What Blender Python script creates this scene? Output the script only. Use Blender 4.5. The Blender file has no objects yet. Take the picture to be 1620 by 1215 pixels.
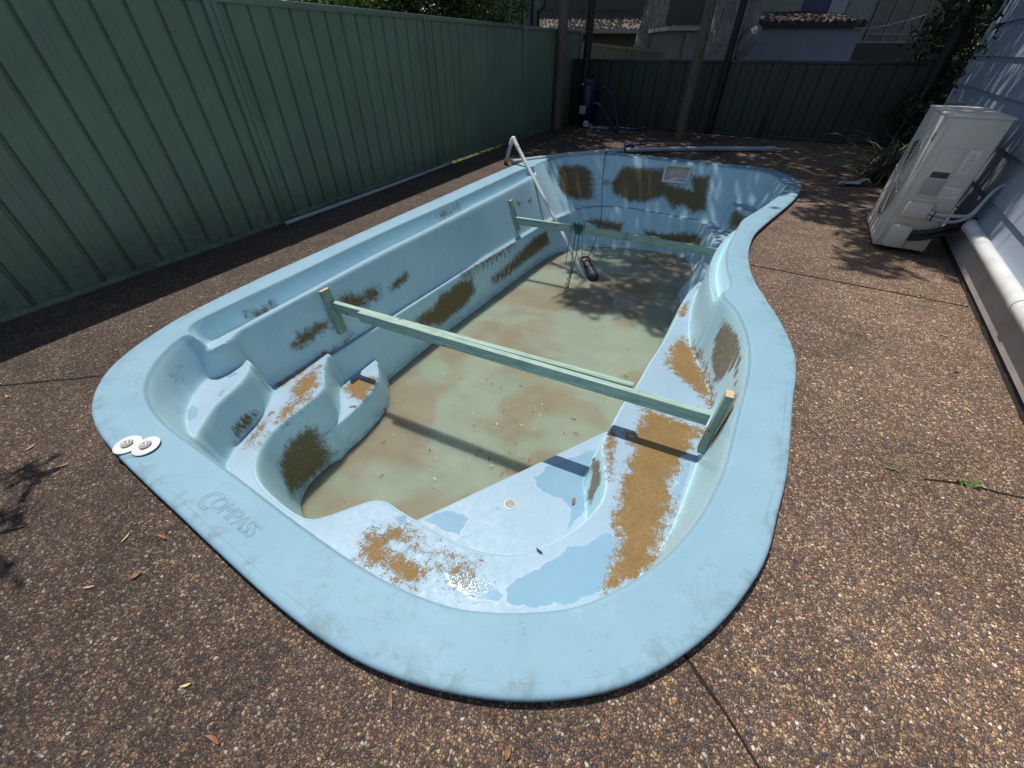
import bpy, bmesh, math, random
import numpy as np
from mathutils import Vector, Matrix
R=math.radians
random.seed(7); RNG=np.random.default_rng(7)
scene=bpy.context.scene
COL=scene.collection
# ------------------------------------------------------------------ camera
cam_d=bpy.data.cameras.new("camera"); cam=bpy.data.objects.new("camera",cam_d); COL.objects.link(cam)
cam_d.sensor_width=36.0; cam_d.lens=617.0/1620.0*36.0; cam_d.clip_start=.02; cam_d.clip_end=2000
cam.location=(0,0,1.5); cam.rotation_euler=(R(90-40.5),0,R(25.4))
scene.camera=cam
# ------------------------------------------------------------------ sky, sun, exposure
SUN=Vector((-.33,.25,1.0)).normalized()          # towards the sun
elev=math.asin(SUN.z); azim=math.atan2(SUN.x,SUN.y)
world=bpy.data.worlds.new("World"); scene.world=world; world.use_nodes=True
wn=world.node_tree.nodes; wl=world.node_tree.links
bg=wn["Background"]; sky=wn.new("ShaderNodeTexSky"); sky.sky_type='NISHITA'; sky.sun_disc=False
sky.sun_elevation=elev; sky.sun_rotation=azim
bg.inputs[1].default_value=.122; wl.new(sky.outputs[0],bg.inputs[0])
sd_=bpy.data.lights.new("sun",'SUN'); sd_.energy=5.0; sd_.angle=R(.5); sd_.color=(1.0,.95,.87)
sun=bpy.data.objects.new("sun",sd_); COL.objects.link(sun)
sun.rotation_euler=SUN.to_track_quat('Z','Y').to_euler(); sun.location=SUN*30
scene.view_settings.view_transform='Standard'; scene.view_settings.look='None'
scene.view_settings.exposure=.0; scene.view_settings.gamma=1
scene.cycles.max_bounces=6; scene.cycles.transparent_max_bounces=12
# ------------------------------------------------------------------ helpers
def tag(o,label=None,cat=None,group=None,kind=None):
    if label:o['label']=label
    if cat:o['category']=cat
    if group:o['group']=group
    if kind:o['kind']=kind
    return o
def empty(name,loc,rz=0.,label=None,cat=None,group=None):
    o=bpy.data.objects.new(name,None); COL.objects.link(o); o.location=loc; o.rotation_euler=(0,0,rz)
    o.empty_display_size=.1
    return tag(o,label,cat,group)
class MB:
    def __init__(s): s.v=[]; s.f=[]
    def add(s,vs,fs):
        n=len(s.v); s.v+= [tuple(v) for v in vs]; s.f+=[tuple(i+n for i in f) for f in fs]; return s
    def box(s,c,d,rz=0.,M=None):
        x,y,z=d[0]/2,d[1]/2,d[2]/2
        vs=[Vector((a*x,b*y,e*z)) for e in(-1,1) for b in(-1,1) for a in(-1,1)]
        m=M if M is not None else Matrix.Rotation(rz,3,'Z')
        vs=[m@v+Vector(c) for v in vs]
        return s.add(vs,[(0,2,3,1),(4,5,7,6),(0,1,5,4),(2,6,7,3),(0,4,6,2),(1,3,7,5)])
    def beam(s,p,q,wid,hgt,up=(0,0,1)):      # box whose long axis runs p->q
        p=Vector(p);q=Vector(q);t=(q-p);L=t.length;t.normalize();u=Vector(up)
        sx=t.cross(u).normalized();uu=sx.cross(t)
        M=Matrix((sx,t,uu)).transposed()
        return s.box((p+q)/2,(wid,L,hgt),M=M)
    def tube(s,pts,r,n=10,cap=True):
        pts=[Vector(p) for p in pts];rs=r if isinstance(r,(list,tuple)) else [r]*len(pts)
        vs=[];fs=[];prev=None
        for i,p in enumerate(pts):
            t=(pts[min(i+1,len(pts)-1)]-pts[max(i-1,0)]).normalized()
            if prev is None:
                a=Vector((0,0,1)) if abs(t.z)<.9 else Vector((1,0,0)); u=t.cross(a).normalized()
            else:
                u=(prev-t*prev.dot(t)).normalized()
            prev=u;w=t.cross(u)
            for k in range(n):
                an=2*math.pi*k/n; vs.append(p+(u*math.cos(an)+w*math.sin(an))*rs[i])
        for i in range(len(pts)-1):
            for k in range(n):
                a=i*n+k;b=i*n+(k+1)%n; fs.append((a,b,b+n,a+n))
        if cap:
            fs.append(tuple(range(n-1,-1,-1))); m=(len(pts)-1)*n; fs.append(tuple(range(m,m+n)))
        return s.add(vs,fs)
    def lathe(s,prof,c=(0,0,0),n=24,M=None):  # prof: (radius,z)
        vs=[];fs=[]
        for r,z in prof:
            for k in range(n):
                an=2*math.pi*k/n;v=Vector((r*math.cos(an),r*math.sin(an),z))
                if M is not None:v=M@v
                vs.append(v+Vector(c))
        for i in range(len(prof)-1):
            for k in range(n):
                a=i*n+k;b=i*n+(k+1)%n;fs.append((a,b,b+n,a+n))
        m=(len(prof)-1)*n
        if prof[0][0]>1e-6:fs.append(tuple(range(n-1,-1,-1)))
        if prof[-1][0]>1e-6:fs.append(tuple(range(m,m+n)))
        return s.add(vs,fs)
    def build(s,name,mat,parent=None,smooth=False,bevel=0.,seg=2,angle=35):
        me=bpy.data.meshes.new(name); me.from_pydata(s.v,[],s.f); me.validate(); me.update()
        bm=bmesh.new(); bm.from_mesh(me)
        if bevel>0:
            es=[e for e in bm.edges if len(e.link_faces)==2 and e.calc_face_angle(0)>R(30)]
            bmesh.ops.bevel(bm,geom=es,offset=bevel,segments=seg,affect='EDGES',profile=.5,clamp_overlap=True)
        bmesh.ops.recalc_face_normals(bm,faces=bm.faces)
        if smooth or bevel>0:
            for f in bm.faces:f.smooth=True
            for e in bm.edges:
                if len(e.link_faces)==2 and e.calc_face_angle(0)>R(angle):e.smooth=False
        bm.to_mesh(me); bm.free()
        o=bpy.data.objects.new(name,me); COL.objects.link(o)
        if mat:me.materials.append(mat)
        if parent:o.parent=parent
        return o
def copy_tree(o,parent=None):
    c=o.copy(); COL.objects.link(c); c.parent=parent
    for ch in list(o.children): copy_tree(ch,c)
    return c
# ------------------------------------------------------------------ materials
class NT:
    def __init__(s,name):
        s.m=bpy.data.materials.new(name); s.m.use_nodes=True; s.t=s.m.node_tree; s.n=s.t.nodes; s.l=s.t.links
        s.b=s.n["Principled BSDF"]; s.out=s.n["Material Output"]
    def new(s,ty,**k):
        x=s.n.new(ty)
        for a,b in k.items(): setattr(x,a,b)
        return x
    def set(s,sock,v):
        if isinstance(v,bpy.types.NodeSocket): s.l.new(v,sock)
        elif isinstance(v,(tuple,list)) and len(v)==3 and sock.type=='RGBA': sock.default_value=(*v,1)
        else: sock.default_value=v
    def obj(s): return s.new("ShaderNodeTexCoord").outputs['Object']
    def geo(s): return s.new("ShaderNodeNewGeometry").outputs['Position']
    def mapv(s,vec,scale=(1,1,1),rot=(0,0,0),loc=(0,0,0)):
        x=s.new("ShaderNodeMapping"); s.l.new(vec,x.inputs[0]); x.inputs[1].default_value=loc; x.inputs[2].default_value=rot; x.inputs[3].default_value=scale
        return x.outputs[0]
    def noise(s,vec,scale,detail=4,rough=.55,dist=0.):
        x=s.new("ShaderNodeTexNoise"); s.l.new(vec,x.inputs['Vector']); x.inputs['Scale'].default_value=scale; x.inputs['Detail'].default_value=detail; x.inputs['Roughness'].default_value=rough; x.inputs['Distortion'].default_value=dist
        return x.outputs['Fac']
    def vor(s,vec,scale,feature='F1',rand=1.):
        x=s.new("ShaderNodeTexVoronoi",feature=feature); s.l.new(vec,x.inputs['Vector']); x.inputs['Scale'].default_value=scale; x.inputs['Randomness'].default_value=rand
        return x
    def math(s,op,a,b=0.,c=None,clamp=False):
        x=s.new("ShaderNodeMath",operation=op,use_clamp=clamp); s.set(x.inputs[0],a); s.set(x.inputs[1],b)
        if c is not None:s.set(x.inputs[2],c)
        return x.outputs[0]
    def smooth(s,v,lo,hi,a=0.,b=1.):
        x=s.new("ShaderNodeMapRange",interpolation_type='SMOOTHSTEP'); s.set(x.inputs[0],v)
        for i,q in enumerate((lo,hi,a,b)): x.inputs[1+i].default_value=q
        return x.outputs[0]
    def mix(s,f,a,b,mode='MIX'):
        x=s.new("ShaderNodeMix",data_type='RGBA',blend_type=mode); s.set(x.inputs[0],f); s.set(x.inputs[6],a); s.set(x.inputs[7],b)
        return x.outputs[2]
    def ramp(s,f,stops,interp='LINEAR'):
        x=s.new("ShaderNodeValToRGB"); s.set(x.inputs[0],f); cr=x.color_ramp; cr.interpolation=interp
        while len(cr.elements)<len(stops): cr.elements.new(.5)
        for e,(p,c) in zip(cr.elements,stops): e.position=p; e.color=(*c,1)
        return x.outputs[0]
    def bump(s,h,strength=.3,dist=.01,normal=None):
        x=s.new("ShaderNodeBump"); s.set(x.inputs['Height'],h); x.inputs['Strength'].default_value=strength; x.inputs['Distance'].default_value=dist
        if normal is not None: s.l.new(normal,x.inputs['Normal'])
        s.l.new(x.outputs[0],s.b.inputs['Normal']); return x.outputs[0]
    def fin(s,col,rough=.5,spec=.5,metal=0.):
        s.set(s.b.inputs['Base Color'],col); s.set(s.b.inputs['Roughness'],rough); s.set(s.b.inputs['Specular IOR Level'],spec); s.set(s.b.inputs['Metallic'],metal)
        return s.m
    def attr(s,name):
        return s.new("ShaderNodeAttribute",attribute_name=name).outputs['Fac']
def simple(name,col,rough=.5,var=.25,scale=8.,bump=0.,spec=.5,metal=0.,dirt=None,dirt_amt=.5):
    t=NT(name); v=t.obj(); n=t.noise(v,scale,6,.6)
    c2=tuple(x*(1-var) for x in col); c1=tuple(min(1,x*(1+var)) for x in col)
    c=t.ramp(n,[(.3,c2),(.7,c1)])
    if dirt:
        d=t.smooth(t.noise(v,scale*.6,8,.7,.4),.5,.72,0,dirt_amt); c=t.mix(d,c,dirt)
    if bump: t.bump(t.noise(v,scale*12,4),bump,.004)
    return t.fin(c,rough,spec,metal)
M={}
# exposed aggregate paving
def mk_paving():
    t=NT("exposed_aggregate"); p=t.geo()
    w=t.new("ShaderNodeTexNoise"); t.l.new(p,w.inputs['Vector']); w.inputs['Scale'].default_value=75; w.inputs['Detail'].default_value=2
    wv=t.new("ShaderNodeVectorMath",operation='MULTIPLY_ADD'); t.l.new(w.outputs['Color'],wv.inputs[0]); wv.inputs[1].default_value=(.010,.010,.0); t.l.new(p,wv.inputs[2])
    va=t.mapv(wv.outputs[0],(1,1.12,0)); vb=t.mapv(wv.outputs[0],(1.2,.78,0),(0,0,.7),(3,1,0))
    V1=t.vor(va,96); E1=t.vor(va,96,'DISTANCE_TO_EDGE'); V2=t.vor(vb,150); E2=t.vor(vb,150,'DISTANCE_TO_EDGE')
    sep=t.new("ShaderNodeSeparateColor"); t.l.new(V1.outputs['Color'],sep.inputs[0])
    sep2=t.new("ShaderNodeSeparateColor"); t.l.new(V2.outputs['Color'],sep2.inputs[0])
    peb=[(0,(.085,.078,.076)),(.11,(.14,.098,.08)),(.24,(.22,.138,.090)),(.40,(.31,.20,.118)),(.56,(.18,.148,.125)),(.65,(.46,.30,.155)),(.78,(.44,.225,.14)),(.86,(.60,.43,.24)),(.955,(.72,.62,.47))]
    c1=t.ramp(sep.outputs[0],peb,'CONSTANT'); c2=t.ramp(sep2.outputs[0],peb,'CONSTANT')
    big=t.math('GREATER_THAN',sep.outputs[1],.36)
    c=t.mix(big,c2,c1); e=t.mix(big,E2.outputs['Distance'],E1.outputs['Distance'])
    c=t.mix(t.smooth(t.noise(p,300,3,.6),.35,.7,0,.35),c,(.16,.115,.085))
    mort=t.math('SUBTRACT',1.,t.smooth(e,.015,.11)); c=t.mix(t.math('MULTIPLY',mort,.92),c,(.046,.036,.030))
    shade=t.smooth(t.noise(p,.9,5,.6),.3,.7,.80,1.12); fine=t.smooth(t.noise(p,6.,6,.68),.3,.75,.78,1.15)
    mul=t.new("ShaderNodeVectorMath",operation='SCALE'); t.l.new(c,mul.inputs[0]); t.set(mul.inputs['Scale'],t.math('MULTIPLY',shade,fine))
    soil=t.smooth(t.noise(p,2.3,7,.7),.58,.78,0,.5); c=t.mix(soil,mul.outputs[0],(.085,.06,.045))
    sx=t.new("ShaderNodeSeparateXYZ"); t.l.new(p,sx.inputs[0]); side_falloff=t.smooth(t.math('ADD',sx.outputs[0],t.math('MULTIPLY',t.noise(p,.8,5,.6),1.6)),-1.0,2.6)
    c=t.mix(1.,c,t.mix(side_falloff,(.50,.515,.57),(1.16,1.15,1.20)),'MULTIPLY')  # brightness falloff painted into the paving: darker leftwards, lighter rightwards
    drk=t.smooth(t.noise(p,1.1,6,.65,.6),.56,.70,0,.4); c=t.mix(drk,c,(.05,.04,.033))
    h=t.math('MULTIPLY_ADD',sep.outputs[2],.25,t.smooth(e,0.,.30)); t.bump(h,.9,.0045)
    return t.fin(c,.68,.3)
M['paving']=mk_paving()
def mk_joint():
    t=NT("joint_filler"); p=t.geo(); n=t.noise(p,40,5,.7)
    return t.fin(t.ramp(n,[(.3,(.012,.01,.009)),(.62,(.03,.022,.017)),(.75,(.07,.05,.035))]),.95,.1)
M['joint']=mk_joint()
M['soil']=simple("soil",(.05,.037,.025),.95,.5,6)
M['lawn']=simple("lawn_ground",(.07,.1,.025),.95,.4,10)
M['grass']=simple("grass_blade",(.16,.24,.05),.7,.35,6)
# pool gelcoat
def mk_pool(rim=False):
    t=NT("coping_gelcoat" if rim else "pool_gelcoat"); p=t.geo()
    n1=t.noise(p,2.2,5,.6); n2=t.noise(p,26,6,.65); n3=t.noise(p,150,3,.6)
    if rim:
        c=t.ramp(n1,[(.3,(.187,.322,.405)),(.7,(.220,.360,.447))])
        # chalky wear and grey scuffs
        sc=t.math('MULTIPLY',t.smooth(t.noise(p,17,8,.72,1.2),.53,.66),t.smooth(t.noise(p,1.3,3,.5),.42,.62))
        c=t.mix(t.math('MULTIPLY',sc,.6),c,(.17,.28,.31))
        ch=t.math('MULTIPLY',t.smooth(t.noise(p,9,7,.7),.55,.75),.3); c=t.mix(ch,c,(.30,.44,.51))
        sp=t.vor(p,34); dots=t.math('MULTIPLY',t.math('LESS_THAN',sp.outputs['Distance'],.075),t.smooth(t.noise(p,3.1,3),.5,.6)); c=t.mix(t.math('MULTIPLY',dots,.75),c,(.06,.075,.07))
        sd2=t.vor(p,85); d2=t.math('MULTIPLY',t.math('LESS_THAN',sd2.outputs['Distance'],.10),.35); c=t.mix(t.math('MULTIPLY',d2,t.smooth(t.noise(p,5,3),.45,.62)),c,(.12,.17,.18))
        f=t.attr('wet'); v=t.math('ADD',f,t.math('MULTIPLY',t.math('SUBTRACT',n2,.5),.7)); m=t.smooth(v,.5,.58); c=t.mix(t.math('MULTIPLY',m,.55),c,(.14,.36,.40))
        ed=t.math('MULTIPLY',t.smooth(t.attr('rimd'),.11,.015),t.smooth(t.noise(p,9,8,.72,.4),.46,.66)); c=t.mix(t.math('MULTIPLY',ed,.55),c,(.125,.18,.19))
        gr=t.math('MULTIPLY',t.smooth(t.noise(t.mapv(p,(1,1.6,1)),4.2,9,.74,.8),.54,.70),t.smooth(n3,.40,.62)); c=t.mix(t.math('MULTIPLY',gr,.5),c,(.15,.225,.245))
        # hairline scratches
        wv=t.noise(t.mapv(p,(3,40,1),(0,0,.6)),3,3,.6); c=t.mix(t.math('MULTIPLY',t.smooth(wv,.66,.70),.18),c,(.30,.42,.48))
        t.bump(n3,.10,.0015)
        r=t.smooth(n2,.3,.7,.56,.68)
        return t.fin(c,r,.18)
    dep=t.attr('depth')           # metres below the water line (negative above)
    dry=t.ramp(n1,[(.3,(.42,.635,.71)),(.7,(.48,.69,.75))])
    st=t.smooth(t.noise(t.mapv(p,(5,5,.7)),3,6,.65),.45,.7,0,.4)
    c=t.mix(st,dry,(.33,.57,.67))
    ch=t.math('MULTIPLY',t.smooth(t.noise(p,14,8,.72),.52,.7),.35); c=t.mix(t.math('MULTIPLY',ch,.6),c,(.36,.47,.55))
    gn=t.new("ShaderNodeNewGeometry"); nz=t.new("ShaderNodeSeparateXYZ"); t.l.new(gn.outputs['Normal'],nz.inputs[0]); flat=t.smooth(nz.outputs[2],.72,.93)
    c=t.mix(t.math('MULTIPLY',flat,.9),c,t.ramp(t.noise(p,3.5,6,.65),[(.3,(.19,.285,.378)),(.7,(.228,.325,.425))]))  # flat faces painted darker and shaded walls paler to balance the sunlight
    pz=t.new("ShaderNodeSeparateXYZ"); t.l.new(p,pz.inputs[0]); c=t.mix(t.smooth(pz.outputs[2],.012,.046),c,t.ramp(n1,[(.3,(.187,.322,.405)),(.7,(.220,.360,.447))]))
    spk=t.vor(p,40); dots=t.math('MULTIPLY',t.math('LESS_THAN',spk.outputs['Distance'],.085),t.smooth(t.noise(p,2.7,3),.52,.62)); c=t.mix(t.math('MULTIPLY',dots,.7),c,(.10,.10,.08))
    # dried and wet puddles
    f=t.attr('wet'); wv=t.math('ADD',f,t.math('MULTIPLY',t.math('SUBTRACT',t.noise(p,9,5,.6),.5),.65)); wet=t.smooth(wv,.50,.53); rimw=t.math('MULTIPLY',t.smooth(wv,.44,.50),t.math('SUBTRACT',1.,wet))
    c=t.mix(t.math('MULTIPLY',wet,.42),c,t.mix(t.smooth(t.noise(p,5,4),.35,.65),(.10,.262,.385),(.125,.295,.415))); c=t.mix(t.math('MULTIPLY',t.math('MULTIPLY',rimw,.5),t.smooth(t.noise(p,12,4),.45,.65)),c,(.36,.44,.54))
    # green slime bands just over the water
    tide=t.math('MULTIPLY',t.smooth(dep,-.16,-.02),t.smooth(t.noise(t.mapv(p,(4,4,14)),2,6,.7),.42,.66)); c=t.mix(t.math('MULTIPLY',tide,.55),c,(.16,.24,.22))
    # algae on walls
    fa=t.attr('algae'); na=t.noise(t.mapv(p,(1,1,.8)),17,10,.8,.2); va=t.math('ADD',t.math('ADD',fa,t.math('MULTIPLY',t.smooth(fa,.1,.4),.05)),t.math('ADD',t.math('MULTIPLY',t.math('SUBTRACT',na,.5),.95),t.math('MULTIPLY',t.math('SUBTRACT',n3,.5),.55))); ma=t.smooth(va,.40,.68)
    ca=t.ramp(t.noise(p,60,6,.7),[(.25,(.085,.062,.028)),(.5,(.155,.115,.052)),(.75,(.25,.20,.11))]); c=t.mix(ma,c,ca)
    # barnacle-like dark rings near the algae
    ring=t.vor(p,46); rg=t.math('MULTIPLY',t.math('LESS_THAN',ring.outputs['Distance'],.20),t.math('MULTIPLY',t.smooth(fa,.18,.36),t.math('GREATER_THAN',t.noise(p,30,2),.58))); c=t.mix(t.math('MULTIPLY',rg,.8),c,(.07,.07,.05))
    # sand / leaf tannin crust on the benches
    fs=t.attr('sand'); ns=t.noise(p,21,9,.75,.5); vs=t.math('ADD',t.math('ADD',fs,t.math('MULTIPLY',t.smooth(fs,.1,.4),.06)),t.math('ADD',t.math('MULTIPLY',t.math('SUBTRACT',ns,.5),1.25),t.math('MULTIPLY',t.math('SUBTRACT',n3,.5),.75))); ms=t.smooth(vs,.44,.62)
    cs=t.ramp(t.noise(p,110,7,.75),[(.25,(.10,.060,.021)),(.45,(.175,.108,.039)),(.62,(.24,.16,.066)),(.78,(.46,.37,.23))]); cs=t.mix(t.smooth(t.noise(p,5,3),.4,.65,0,.45),cs,(.15,.095,.035)); c=t.mix(ms,c,cs)
    # peeling film
    ff=t.attr('film'); nf=t.noise(t.mapv(p,(1,1,.35)),24,8,.7,.4); vf=t.math('ADD',ff,t.math('ADD',t.math('MULTIPLY',t.math('SUBTRACT',nf,.5),.65),t.math('MULTIPLY',t.math('SUBTRACT',n3,.5),.4))); mf=t.smooth(vf,.5,.56)
    cf=t.ramp(t.noise(t.mapv(p,(1,1,.5)),95,6,.7,.8),[(.3,(.105,.085,.055)),(.52,(.20,.17,.12)),(.68,(.42,.38,.31))]); c=t.mix(mf,c,cf)
    # under water: pale floor with silt
    under=t.smooth(dep,-.01,.015)
    sil=t.noise(p,1.35,6,.55,.9); fl=t.ramp(sil,[(.36,(.40,.47,.36)),(.47,(.36,.41,.31)),(.53,(.33,.265,.16)),(.7,(.29,.225,.13))]); fl=t.mix(t.smooth(t.noise(p,60,5,.7),.3,.8,0,.35),fl,(.20,.17,.11))
    deep=t.smooth(dep,.22,.5); fl=t.mix(t.math('MULTIPLY',deep,.55),fl,(.15,.145,.095))  # deeper floor tinted darker for the light lost in the water
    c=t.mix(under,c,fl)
    crust=t.math('MAXIMUM',t.math('MAXIMUM',ma,ms),mf)
    r=t.math('MULTIPLY_ADD',crust,.42,t.math('MULTIPLY_ADD',flat,.20,t.smooth(n2,.3,.7,.26,.40))); r=t.math('MULTIPLY',r,t.math('SUBTRACT',1.,t.math('MULTIPLY',wet,.82)))
    h=t.math('MULTIPLY_ADD',crust,t.math('ADD',.5,n3),t.math('MULTIPLY',n2,.12)); t.bump(h,.35,.004)
    return t.fin(c,r,.38)
M['coping']=mk_pool(True); M['pool']=mk_pool(False)
M['trim']=simple("dark_edge_skirt",(.022,.023,.022),.8,.3,20)
def mk_water():
    t=NT("murky_water"); p=t.geo()
    n=t.noise(p,.85,4,.5,.35); pat=t.smooth(n,.44,.55); q=t.noise(p,2.6,6,.6)
    gre=t.ramp(q,[(.3,(.205,.25,.19)),(.7,(.25,.293,.23))]); san=t.ramp(q,[(.3,(.198,.180,.126)),(.7,(.235,.213,.155))])
    c=t.mix(pat,san,gre); fl=t.noise(p,85,4,.7); c=t.mix(t.math('MULTIPLY',t.smooth(fl,.60,.72),.35),c,(.45,.42,.31)); c=t.mix(t.math('MULTIPLY',t.smooth(fl,.36,.28),.5),c,(.12,.10,.06))
    t.b.inputs['Subsurface Weight'].default_value=1.; t.b.inputs['Subsurface Radius'].default_value=(1.,1.,.9); t.b.inputs['Subsurface Scale'].default_value=.42
    t.b.inputs['IOR'].default_value=1.33
    bp=t.new("ShaderNodeBump"); bp.inputs['Strength'].default_value=.05; bp.inputs['Distance'].default_value=.02; t.set(bp.inputs['Height'],t.noise(p,7,3,.5)); t.l.new(bp.outputs[0],t.b.inputs['Normal'])
    return t.fin(c,.03,.5)
M['water']=mk_water()
def mk_fence(name,col):
    t=NT(name); p=t.geo(); n=t.noise(p,1.5,6,.6); st=t.noise(t.mapv(p,(9,9,.8)),2,6,.65)
    c=t.ramp(n,[(.3,tuple(x*.85 for x in col)),(.7,tuple(x*1.15 for x in col))])
    c=t.mix(t.smooth(st,.48,.75,0,.55),c,tuple(x*.62+.02 for x in col))
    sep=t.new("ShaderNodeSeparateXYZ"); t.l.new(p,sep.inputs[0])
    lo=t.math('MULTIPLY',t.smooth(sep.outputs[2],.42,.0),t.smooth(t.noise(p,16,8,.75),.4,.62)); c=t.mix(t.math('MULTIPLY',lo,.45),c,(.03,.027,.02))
    sp=t.vor(p,13); c=t.mix(t.math('MULTIPLY',t.math('LESS_THAN',sp.outputs['Distance'],.06),t.smooth(t.noise(p,2,3),.5,.6)),c,(.03,.03,.022))
    t.bump(t.noise(p,30,4),.04,.004)
    return t.fin(c,.42,.4)
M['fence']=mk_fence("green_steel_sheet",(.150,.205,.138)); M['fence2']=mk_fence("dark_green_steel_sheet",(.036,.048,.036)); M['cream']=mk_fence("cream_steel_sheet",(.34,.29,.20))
def mk_timber(name,a,b,ax=2,grain=18):
    sc=[grain]*3; sc[ax]=1.2; s2=[grain*2]*3; s2[ax]=.8
    t=NT(name); v=t.obj(); g=t.noise(t.mapv(v,tuple(sc)),3,8,.6,1.6)
    c=t.ramp(g,[(.3,a),(.55,b),(.75,tuple(x*1.12 for x in b))]); k=t.vor(t.mapv(v,(1,.35,1)),7.); c=t.mix(t.smooth(k.outputs['Distance'],.13,.05),c,(.09,.075,.04)); c=t.mix(t.smooth(t.noise(t.mapv(v,tuple(s2)),5,6,.7,2.),.60,.66,0,.5),c,tuple(x*.55 for x in a))
    c=t.mix(t.smooth(t.noise(v,5,5),.5,.75,0,.35),c,tuple(x*.7 for x in a)); t.bump(g,.25,.003)
    return t.fin(c,.7,.3)
M['treated']=mk_timber("treated_pine",(.17,.25,.21),(.31,.43,.37),0); M['treatedv']=mk_timber("treated_pine_block",(.15,.22,.17),(.27,.37,.30),2); M['endgrain']=simple("pine_end_grain",(.52,.36,.23),.8,.25,40)
M['post']=mk_timber("weathered_post_wood",(.07,.052,.038),(.16,.125,.09)); M['darkpost']=simple("black_painted_post",(.012,.012,.011),.6,.3,8)
M['pvc']=simple("white_pvc",(.60,.61,.60),.38,.10,7,0,.5,0,(.30,.27,.22),.45); M['pvcgrey']=simple("grey_pvc",(.42,.45,.47),.4,.12,7,0,.5,0,(.2,.18,.15),.5)
M['white']=simple("white_plastic",(.60,.595,.58),.4,.06,12,0,.5,0,(.45,.42,.36),.3); M['ivory']=simple("ivory_skimmer_plastic",(.66,.68,.62),.45,.10,15,0,.5,0,(.22,.24,.17),.6); M['throat']=simple("stained_skimmer_throat",(.52,.43,.37),.6,.3,14)
M['greyplastic']=simple("grey_plastic",(.36,.36,.34),.5,.12,14)
M['ac']=simple("cream_enamel",(.61,.565,.485),.42,.07,3.5,0,.4,0,(.27,.25,.21),.40); M['acdark']=simple("dark_recess",(.06,.06,.055),.6,.3,9); M['sticker']=simple("paper_sticker",(.74,.72,.67),.6,.16,40)
M['black']=simple("black_rubber",(.012,.012,.013),.5,.3,20); M['navy']=simple("navy_plastic",(.025,.035,.06),.45,.2,10); M['red']=simple("red_plastic",(.30,.02,.03),.45,.2,10); M['steel']=simple("dull_steel",(.5,.5,.5),.35,.1,10,0,.5,.9)
M['bluetank']=simple("deep_blue_plastic",(.008,.012,.04),.4,.25,6); M['bluehose']=simple("blue_hose",(.015,.035,.085),.4,.25,12); M['tealhose']=simple("pale_teal_hose",(.12,.28,.34),.45,.2,12); M['rope']=simple("teal_rope",(.05,.11,.12),.8,.4,60); M['purple']=simple("violet_cloth",(.06,.055,.16),.8,.35,20)
def mk_clad():
    t=NT("painted_weatherboard"); p=t.geo(); n=t.noise(p,2,6,.6); g=t.noise(t.mapv(p,(3,3,30)),3,7,.6,.5); st=t.noise(t.mapv(p,(7,7,.6)),2,6,.65)
    c=t.ramp(n,[(.3,(.25,.295,.355)),(.7,(.31,.36,.43))]); c=t.mix(t.smooth(st,.56,.72,0,.4),c,(.34,.385,.44)); c=t.mix(t.smooth(g,.6,.75,0,.25),c,(.12,.15,.19)); t.bump(g,.12,.004)
    return t.fin(c,.5,.4)
M['clad']=mk_clad(); M['plinth']=simple("grey_brown_render",(.38,.345,.315),.8,.12,4,.15,.3,0,(.17,.15,.13),.4); M['darkbase']=simple("dark_footing",(.03,.027,.024),.9,.4,20,.5)
M['render']=simple("blue_grey_render",(.20,.225,.255),.8,.15,2,0,.2,0,(.16,.20,.24),.5); M['whitewall']=simple("pale_painted_wall",(.26,.27,.255),.8,.12,1.5,0,.2,0,(.2,.2,.185),.4); M['beigewall']=simple("olive_beige_wall",(.13,.115,.075),.8,.15,2); M['greenwall']=simple("grey_green_wall",(.13,.145,.13),.8,.1,1.5)
M['roofmetal']=simple("weathered_metal_roof",(.20,.17,.16),.5,.25,4,0,.4,.2,(.16,.12,.11),.6); M['tile']=simple("terracotta_roof_tile",(.06,.05,.045),.8,.5,7); M['gutter']=simple("pale_gutter_paint",(.45,.43,.38),.5,.1,4); M['glass']=simple("dark_window_glass",(.03,.04,.045),.08,.2,3,0,.6); M['frame']=simple("white_window_frame",(.17,.165,.155),.5,.1,6); M['screen']=simple("dusty_fly_screen",(.16,.145,.125),.8,.15,5); M['bluestripe']=simple("dark_blue_blind",(.04,.05,.13),.6,.2,6); M['palestripe']=simple("pale_blind",(.30,.32,.36),.6,.1,6)
def mk_bark():
    t=NT("gum_bark"); v=t.obj(); g=t.noise(t.mapv(v,(6,6,1.1)),3,8,.65,1.2); c=t.ramp(g,[(.32,(.10,.09,.08)),(.5,(.26,.245,.22)),(.68,(.42,.40,.37))]); t.bump(g,.6,.03)
    return t.fin(c,.85,.2)
M['bark']=mk_bark()
def mk_leaf(name,a,b,tr=.25):
    t=NT(name); info=t.new("ShaderNodeNewGeometry").outputs['Random Per Island']; c=t.ramp(info,[(0,a),(.6,b),(1,tuple(x*1.35 for x in b))]); t.fin(c,.5,.35)
    tl=t.new("ShaderNodeBsdfTranslucent"); t.l.new(c,tl.inputs[0]); mx=t.new("ShaderNodeMixShader"); mx.inputs[0].default_value=tr; t.l.new(t.b.outputs[0],mx.inputs[1]); t.l.new(tl.outputs[0],mx.inputs[2]); t.l.new(mx.outputs[0],t.out.inputs[0]); return t.m
M['gumleaf']=mk_leaf("gum_leaf",(.03,.05,.018),(.07,.10,.035)); M['hedge']=mk_leaf("hedge_leaf",(.025,.05,.012),(.09,.15,.03)); M['darkleaf']=mk_leaf("dark_bush_leaf",(.018,.028,.012),(.045,.06,.026)); M['strap']=mk_leaf("strap_leaf",(.05,.055,.03),(.17,.165,.095))
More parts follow.
